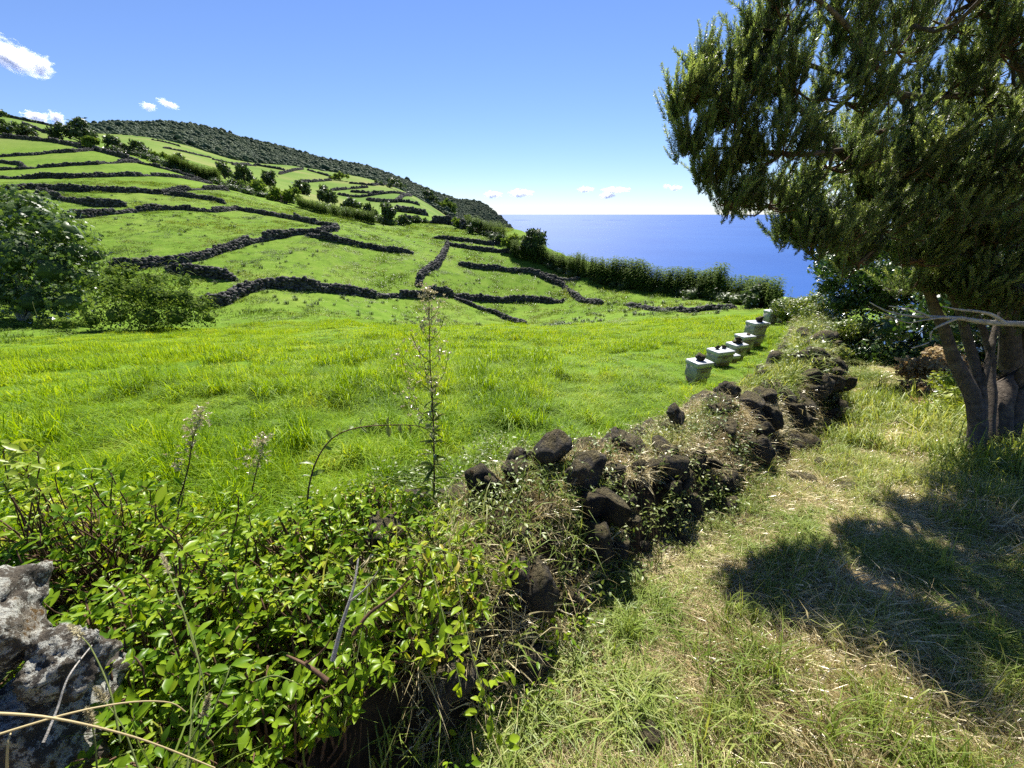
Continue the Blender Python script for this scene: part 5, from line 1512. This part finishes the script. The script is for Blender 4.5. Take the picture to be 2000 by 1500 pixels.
# ------------------------------------------------------------------ tall flowering weeds
def weed(label, px, py, dep, top_py, top_px, seed, nside=14, leafy_n=46, faint=1.0):
    g = np.random.default_rng(seed)
    b, t = at(px, py, dep), at(top_px, top_py, dep)
    H = np.linalg.norm(t - b)
    cv = spline(np.array([b, b * .65 + t * .35 + g.normal(0, .012, 3), b * .3 + t * .7 + g.normal(0, .012, 3), t]), 24)
    root = empty('fleabane', b); tag(root, label, 'weed')
    obj('stem', mesh_from('stem', *(lambda q_: (q_[0] - b, q_[1]))(tube(cv, np.linspace(.0055, .0015, 24) * faint, 6)), [M['stem_brown']], smooth=True), root)
    bpz, heads, hp = [], [], []
    for k in range(nside):
        u = .32 + .66 * k / nside + g.normal(0, .02); i = int(np.clip(u, 0, .99) * 23)
        a = g.uniform(0, 6.28); L = H * g.uniform(.09, .24) * (1.15 - u) * 1.5
        d = np.array([math.cos(a), .5 * math.sin(a), 0])
        e = cv[i] + d * L * .65 + np.array([0, 0, L * .95])
        c2 = spline(np.array([cv[i], cv[i] + d * L * .42 + np.array([0, 0, L * .35]), e]), 7)
        bpz.append(tube(c2, np.linspace(.002, .0009, 7) * faint, 4))
        for q_ in range(int(6 + 4 * g.random())):
            w = g.uniform(.45, 1); pt = c2[int(w * 6)]; dd = unit(g.normal(size=3) + np.array([0, 0, .8])) * g.uniform(.015, .05)
            bpz.append(tube(np.stack([pt, pt + dd]), [.0008, .0006], 3)); hp.append(pt + dd)
    for q_ in range(60 if nside > 15 else 18):
        w = g.uniform(.78, 1.0); pt = cv[int(w * 23)]; dd = unit(g.normal(size=3) * np.array([1, 1, .5]) + np.array([0, 0, .5])) * g.uniform(.01, .05) * (1.35 - w)/.45
        bpz.append(tube(np.stack([pt, pt + dd]), [.0008, .0006], 3)); hp.append(pt + dd)
    v, f = join(bpz); obj('side_branches', mesh_from('side_branches', v - b, f, [M['stem_green']]), root)
    hp = np.array(hp); n = len(hp)
    d = unit(g.normal(size=(n * 7, 3)) + np.array([0, 0, .6])); k7 = np.repeat(np.arange(n), 7)
    v1, f1 = stamp(RH_T * np.array([1, .7, 1]), RH_F, hp[k7], frames(d, g.uniform(0, 6, n * 7)), g.uniform(.009, .016, n * 7))
    tag(obj('flower_heads', mesh_from('flower_heads', v1 - b, f1, [M['seed']]), root), kind='stuff')
    n = leafy_n; u = g.uniform(.08, .72, n); i = (u * 23).astype(int)
    d = unit(np.stack([g.normal(size=n), g.normal(size=n), g.uniform(-.3, .9, n)], 1))
    me = [mesh_from('leaf', LEAVES[q_] * np.array([1, .45, 1.4]), OV_F, [M['leaf_herb']], smooth=True) for q_ in range(3)]
    for k in range(n):
        fr = frames(d[k:k + 1], g.normal(0, .5, 1))[0]
        ob = bpy.data.objects.new('leaf', me[k % 3]); ob.parent = root
        ob.matrix_local = mathutils.Matrix(mat4(fr, H * g.uniform(.045, .10) * (1.1 - u[k]), cv[i[k]] - b)); COL.objects.link(ob)
weed('tall fleabane weed with pale seed heads rising before the meadow', 848, 1010, 2.0, 562, 838, 191, 26, 110)
weed('wispy grey weed standing in the undergrowth left of centre', 348, 985, 1.9, 800, 395, 192, 12, 30, .7)
weed('small thin weed between the wispy one and the arching bramble', 492, 960, 2.0, 855, 520, 193, 8, 20, .6)

# ------------------------------------------------------------------ grass stalks in the bottom left corner
def stalk(label, ctrl, r, mat, head=0.0, name='grass_stalk'):
    g = np.random.default_rng(len(label))
    pts = np.array([at(*c) for c in ctrl]); cv = spline(pts, 18); b = pts[0]
    root = empty(name, b); tag(root, label, 'grass stalk')
    obj('stem', mesh_from('stem', *(lambda q_: (q_[0] - b, q_[1]))(tube(cv, np.linspace(r, r * .45, 18), 5)), [M[mat]], smooth=True), root)
    if head:
        tip = cv[-1]; d = unit(cv[-1] - cv[-3]); n = 170
        u = g.random(n); pos = tip + d * (u * head)[:, None]
        dd = unit(g.normal(size=(n, 3)) + d * 1.2)
        v1, f1 = stamp(RH_T * np.array([1, .35, 1]), RH_F, pos, frames(dd), .010 * (1 - .4 * u))
        tag(obj('seed_head', mesh_from('seed_head', v1 - b, f1, [M['seed']]), root), kind='stuff')
    return root
SB = 'stem_green'
stalk('long pale dry stalk lying across the bottom left corner', [(-40,1392,.55),(100,1402,.57),(270,1442,.6),(420,1500,.62)], .0021, 'straw')
stalk('thin pale stalk crossing the long dry one at bottom left', [(-20,1440,.55),(130,1395,.58),(250,1372,.62),(330,1372,.65),(362,1390,.66)], .0018, 'straw')
stalk('foxtail leaning left in front of the smaller rock', [(235,1450,.62),(215,1350,.64),(180,1270,.66),(160,1245,.67)], .0016, SB, .04)
stalk('foxtail with a short yellow head below the rocks', [(270,1500,.62),(240,1420,.63),(205,1370,.64)], .0014, SB, .028)
stalk('foxtail standing alone at the bottom left', [(190,1510,.6),(186,1450,.6),(180,1420,.6)], .0014, SB, .03)
stalk('tall thin grass stem rising before the shrub left of centre', [(365,1510,.62),(375,1400,.66),(390,1300,.7),(350,1170,.76),(318,1090,.8)], .0016, SB)
stalk('second tall grass stem crossing the first one', [(330,1510,.62),(400,1380,.66),(372,1240,.7),(330,1120,.76)], .0013, SB, .05)
stalk('foxtail with a long golden head below the shrub', [(370,1500,.62),(385,1450,.63),(398,1400,.64)], .0016, SB, .03)
stalk('grey twig leaning up over the dark rock', [(85,1450,.6),(110,1390,.62),(135,1320,.64),(180,1260,.68)], .0022, 'grey_bark')
stalk('upright dry stalk at the left bottom edge', [(14,1500,.55),(16,1450,.55),(24,1425,.56)], .0018, 'straw')
for k, (px, py, dep, sc, lab) in enumerate([(285,1490,.68,.75,'bushy green grass tuft at the bottom left below the rocks'),(560,1500,.78,.7,'shaded grass tuft under the foreground shrub'),(1420,1440,.95,.85,'green grass tuft at the bottom of the path'),(1560,1200,1.35,.8,'green grass tuft inside the patch of tree shadow'),
                                            (1690,1310,1.2,.8,'grass tuft at the lower edge of the tree shadow'),(1930,1480,1.0,.8,'grass tuft in the bottom right corner'),(1250,1150,1.6,.7,'green grass tuft left of the path by the wall foot'),(1890,1040,2.0,.9,'grass tuft at the edge of the tree shade on the right')]):
    p = at(px, py, dep); p[2] = float(height(p[:1], p[1:2])[0])
    if k == 0: p[2] = at(px, py, dep)[2] - .16
    g2 = np.random.default_rng(600 + k)
    root = empty('grass_clump', p); tag(root, lab, 'grass tuft')
    for q_ in range(34):
        T, TF = blade_template(6, g2.uniform(.3, 1.4), 1)
        h = g2.uniform(.14, .34) * sc; a = g2.uniform(0, 6.28)
        ob = obj('blade', mesh_from('blade', T * np.array([h, .0062, h]), TF, [M['grass_path']]), root, (g2.normal(0, .025), g2.normal(0, .025), -.01), (g2.normal(0, .2), g2.normal(0, .2), a))

# ------------------------------------------------------------------ fair weather clouds, far off
def cloud_material():
    m, nt, nd, lk, out = new_mat('cloud')
    v = nd.new('ShaderNodeVolumePrincipled')
    v.inputs['Color'].default_value = (1, 1, 1, 1)
    v.inputs['Anisotropy'].default_value = 0.2
    tc = nd.new('ShaderNodeTexCoord')
    g_ = nd.new('ShaderNodeVectorMath'); g_.operation = 'LENGTH'
    lk.new(tc.outputs['Object'], g_.inputs[0])
    nz = noise(nt, 2.3, 5, .6, tc.outputs['Object'])
    a = nd.new('ShaderNodeMath'); a.operation = 'MULTIPLY_ADD'; a.inputs[1].default_value = 2.6; a.inputs[2].default_value = -.55
    lk.new(nz, a.inputs[0])
    b = nd.new('ShaderNodeMath'); b.operation = 'SUBTRACT'; lk.new(a.outputs[0], b.inputs[0]); lk.new(g_.outputs['Value'], b.inputs[1])
    c = nd.new('ShaderNodeMath'); c.operation = 'MULTIPLY'; c.inputs[1].default_value = 0.07; c.use_clamp = False
    d = nd.new('ShaderNodeMath'); d.operation = 'MAXIMUM'; d.inputs[1].default_value = 0
    lk.new(b.outputs[0], d.inputs[0]); lk.new(d.outputs[0], c.inputs[0]); lk.new(c.outputs[0], v.inputs['Density'])
    lk.new(v.outputs[0], out.inputs['Volume'])
    m.cycles.volume_step_rate = 3.0
    return m
M['cloud'] = cloud_material()
CLOUDS = [
 (16,106,3600,82,44,'largest white cloud at the upper left edge'),(78,130,3600,40,26,'thin cloud wisp right of the largest cloud'),
 (70,228,6000,34,16,'white cloud peeking over the hill left of the hilltop tree'),(110,230,6000,22,20,'white cloud touching the hilltop tree'),
 (290,208,5000,22,12,'small round cloud over the wooded headland'),(328,203,5000,30,11,'small slanted cloud right of the round one'),
 (963,380,9000,28,11,'small cloud just above the headland cliff'),(1018,377,9000,38,12,'flat cloud over the sea right of the headland'),(1144,370,9000,26,9,'tiny cloud over the middle of the sea horizon'),
 (1203,371,9000,44,9,'long thin cloud over the sea'),(1187,382,9000,26,9,'small cloud under the long thin one'),(1302,364,9000,12,7,'tiny cloud left of the tree heath'),(1320,367,9000,20,8,'small cloud beside the tree heath edge'),
]
cv_, cf_ = ICO[3]
cme = mesh_from('cloud', cv_, cf_, [M['cloud']], smooth=True)
for i, (px, py, dep, w, h, lab) in enumerate(CLOUDS):
    k = dep / F
    tilt = {328: -.35, 16: -.55, 78: .5}.get(px, 0)
    o = obj('cloud', cme, None, at(px, py, dep), (0, -tilt if tilt else 0, 0), (w * k * .72, w * k * .6, h * k * .72))
    tag(o, lab, 'cloud', 'small white clouds')
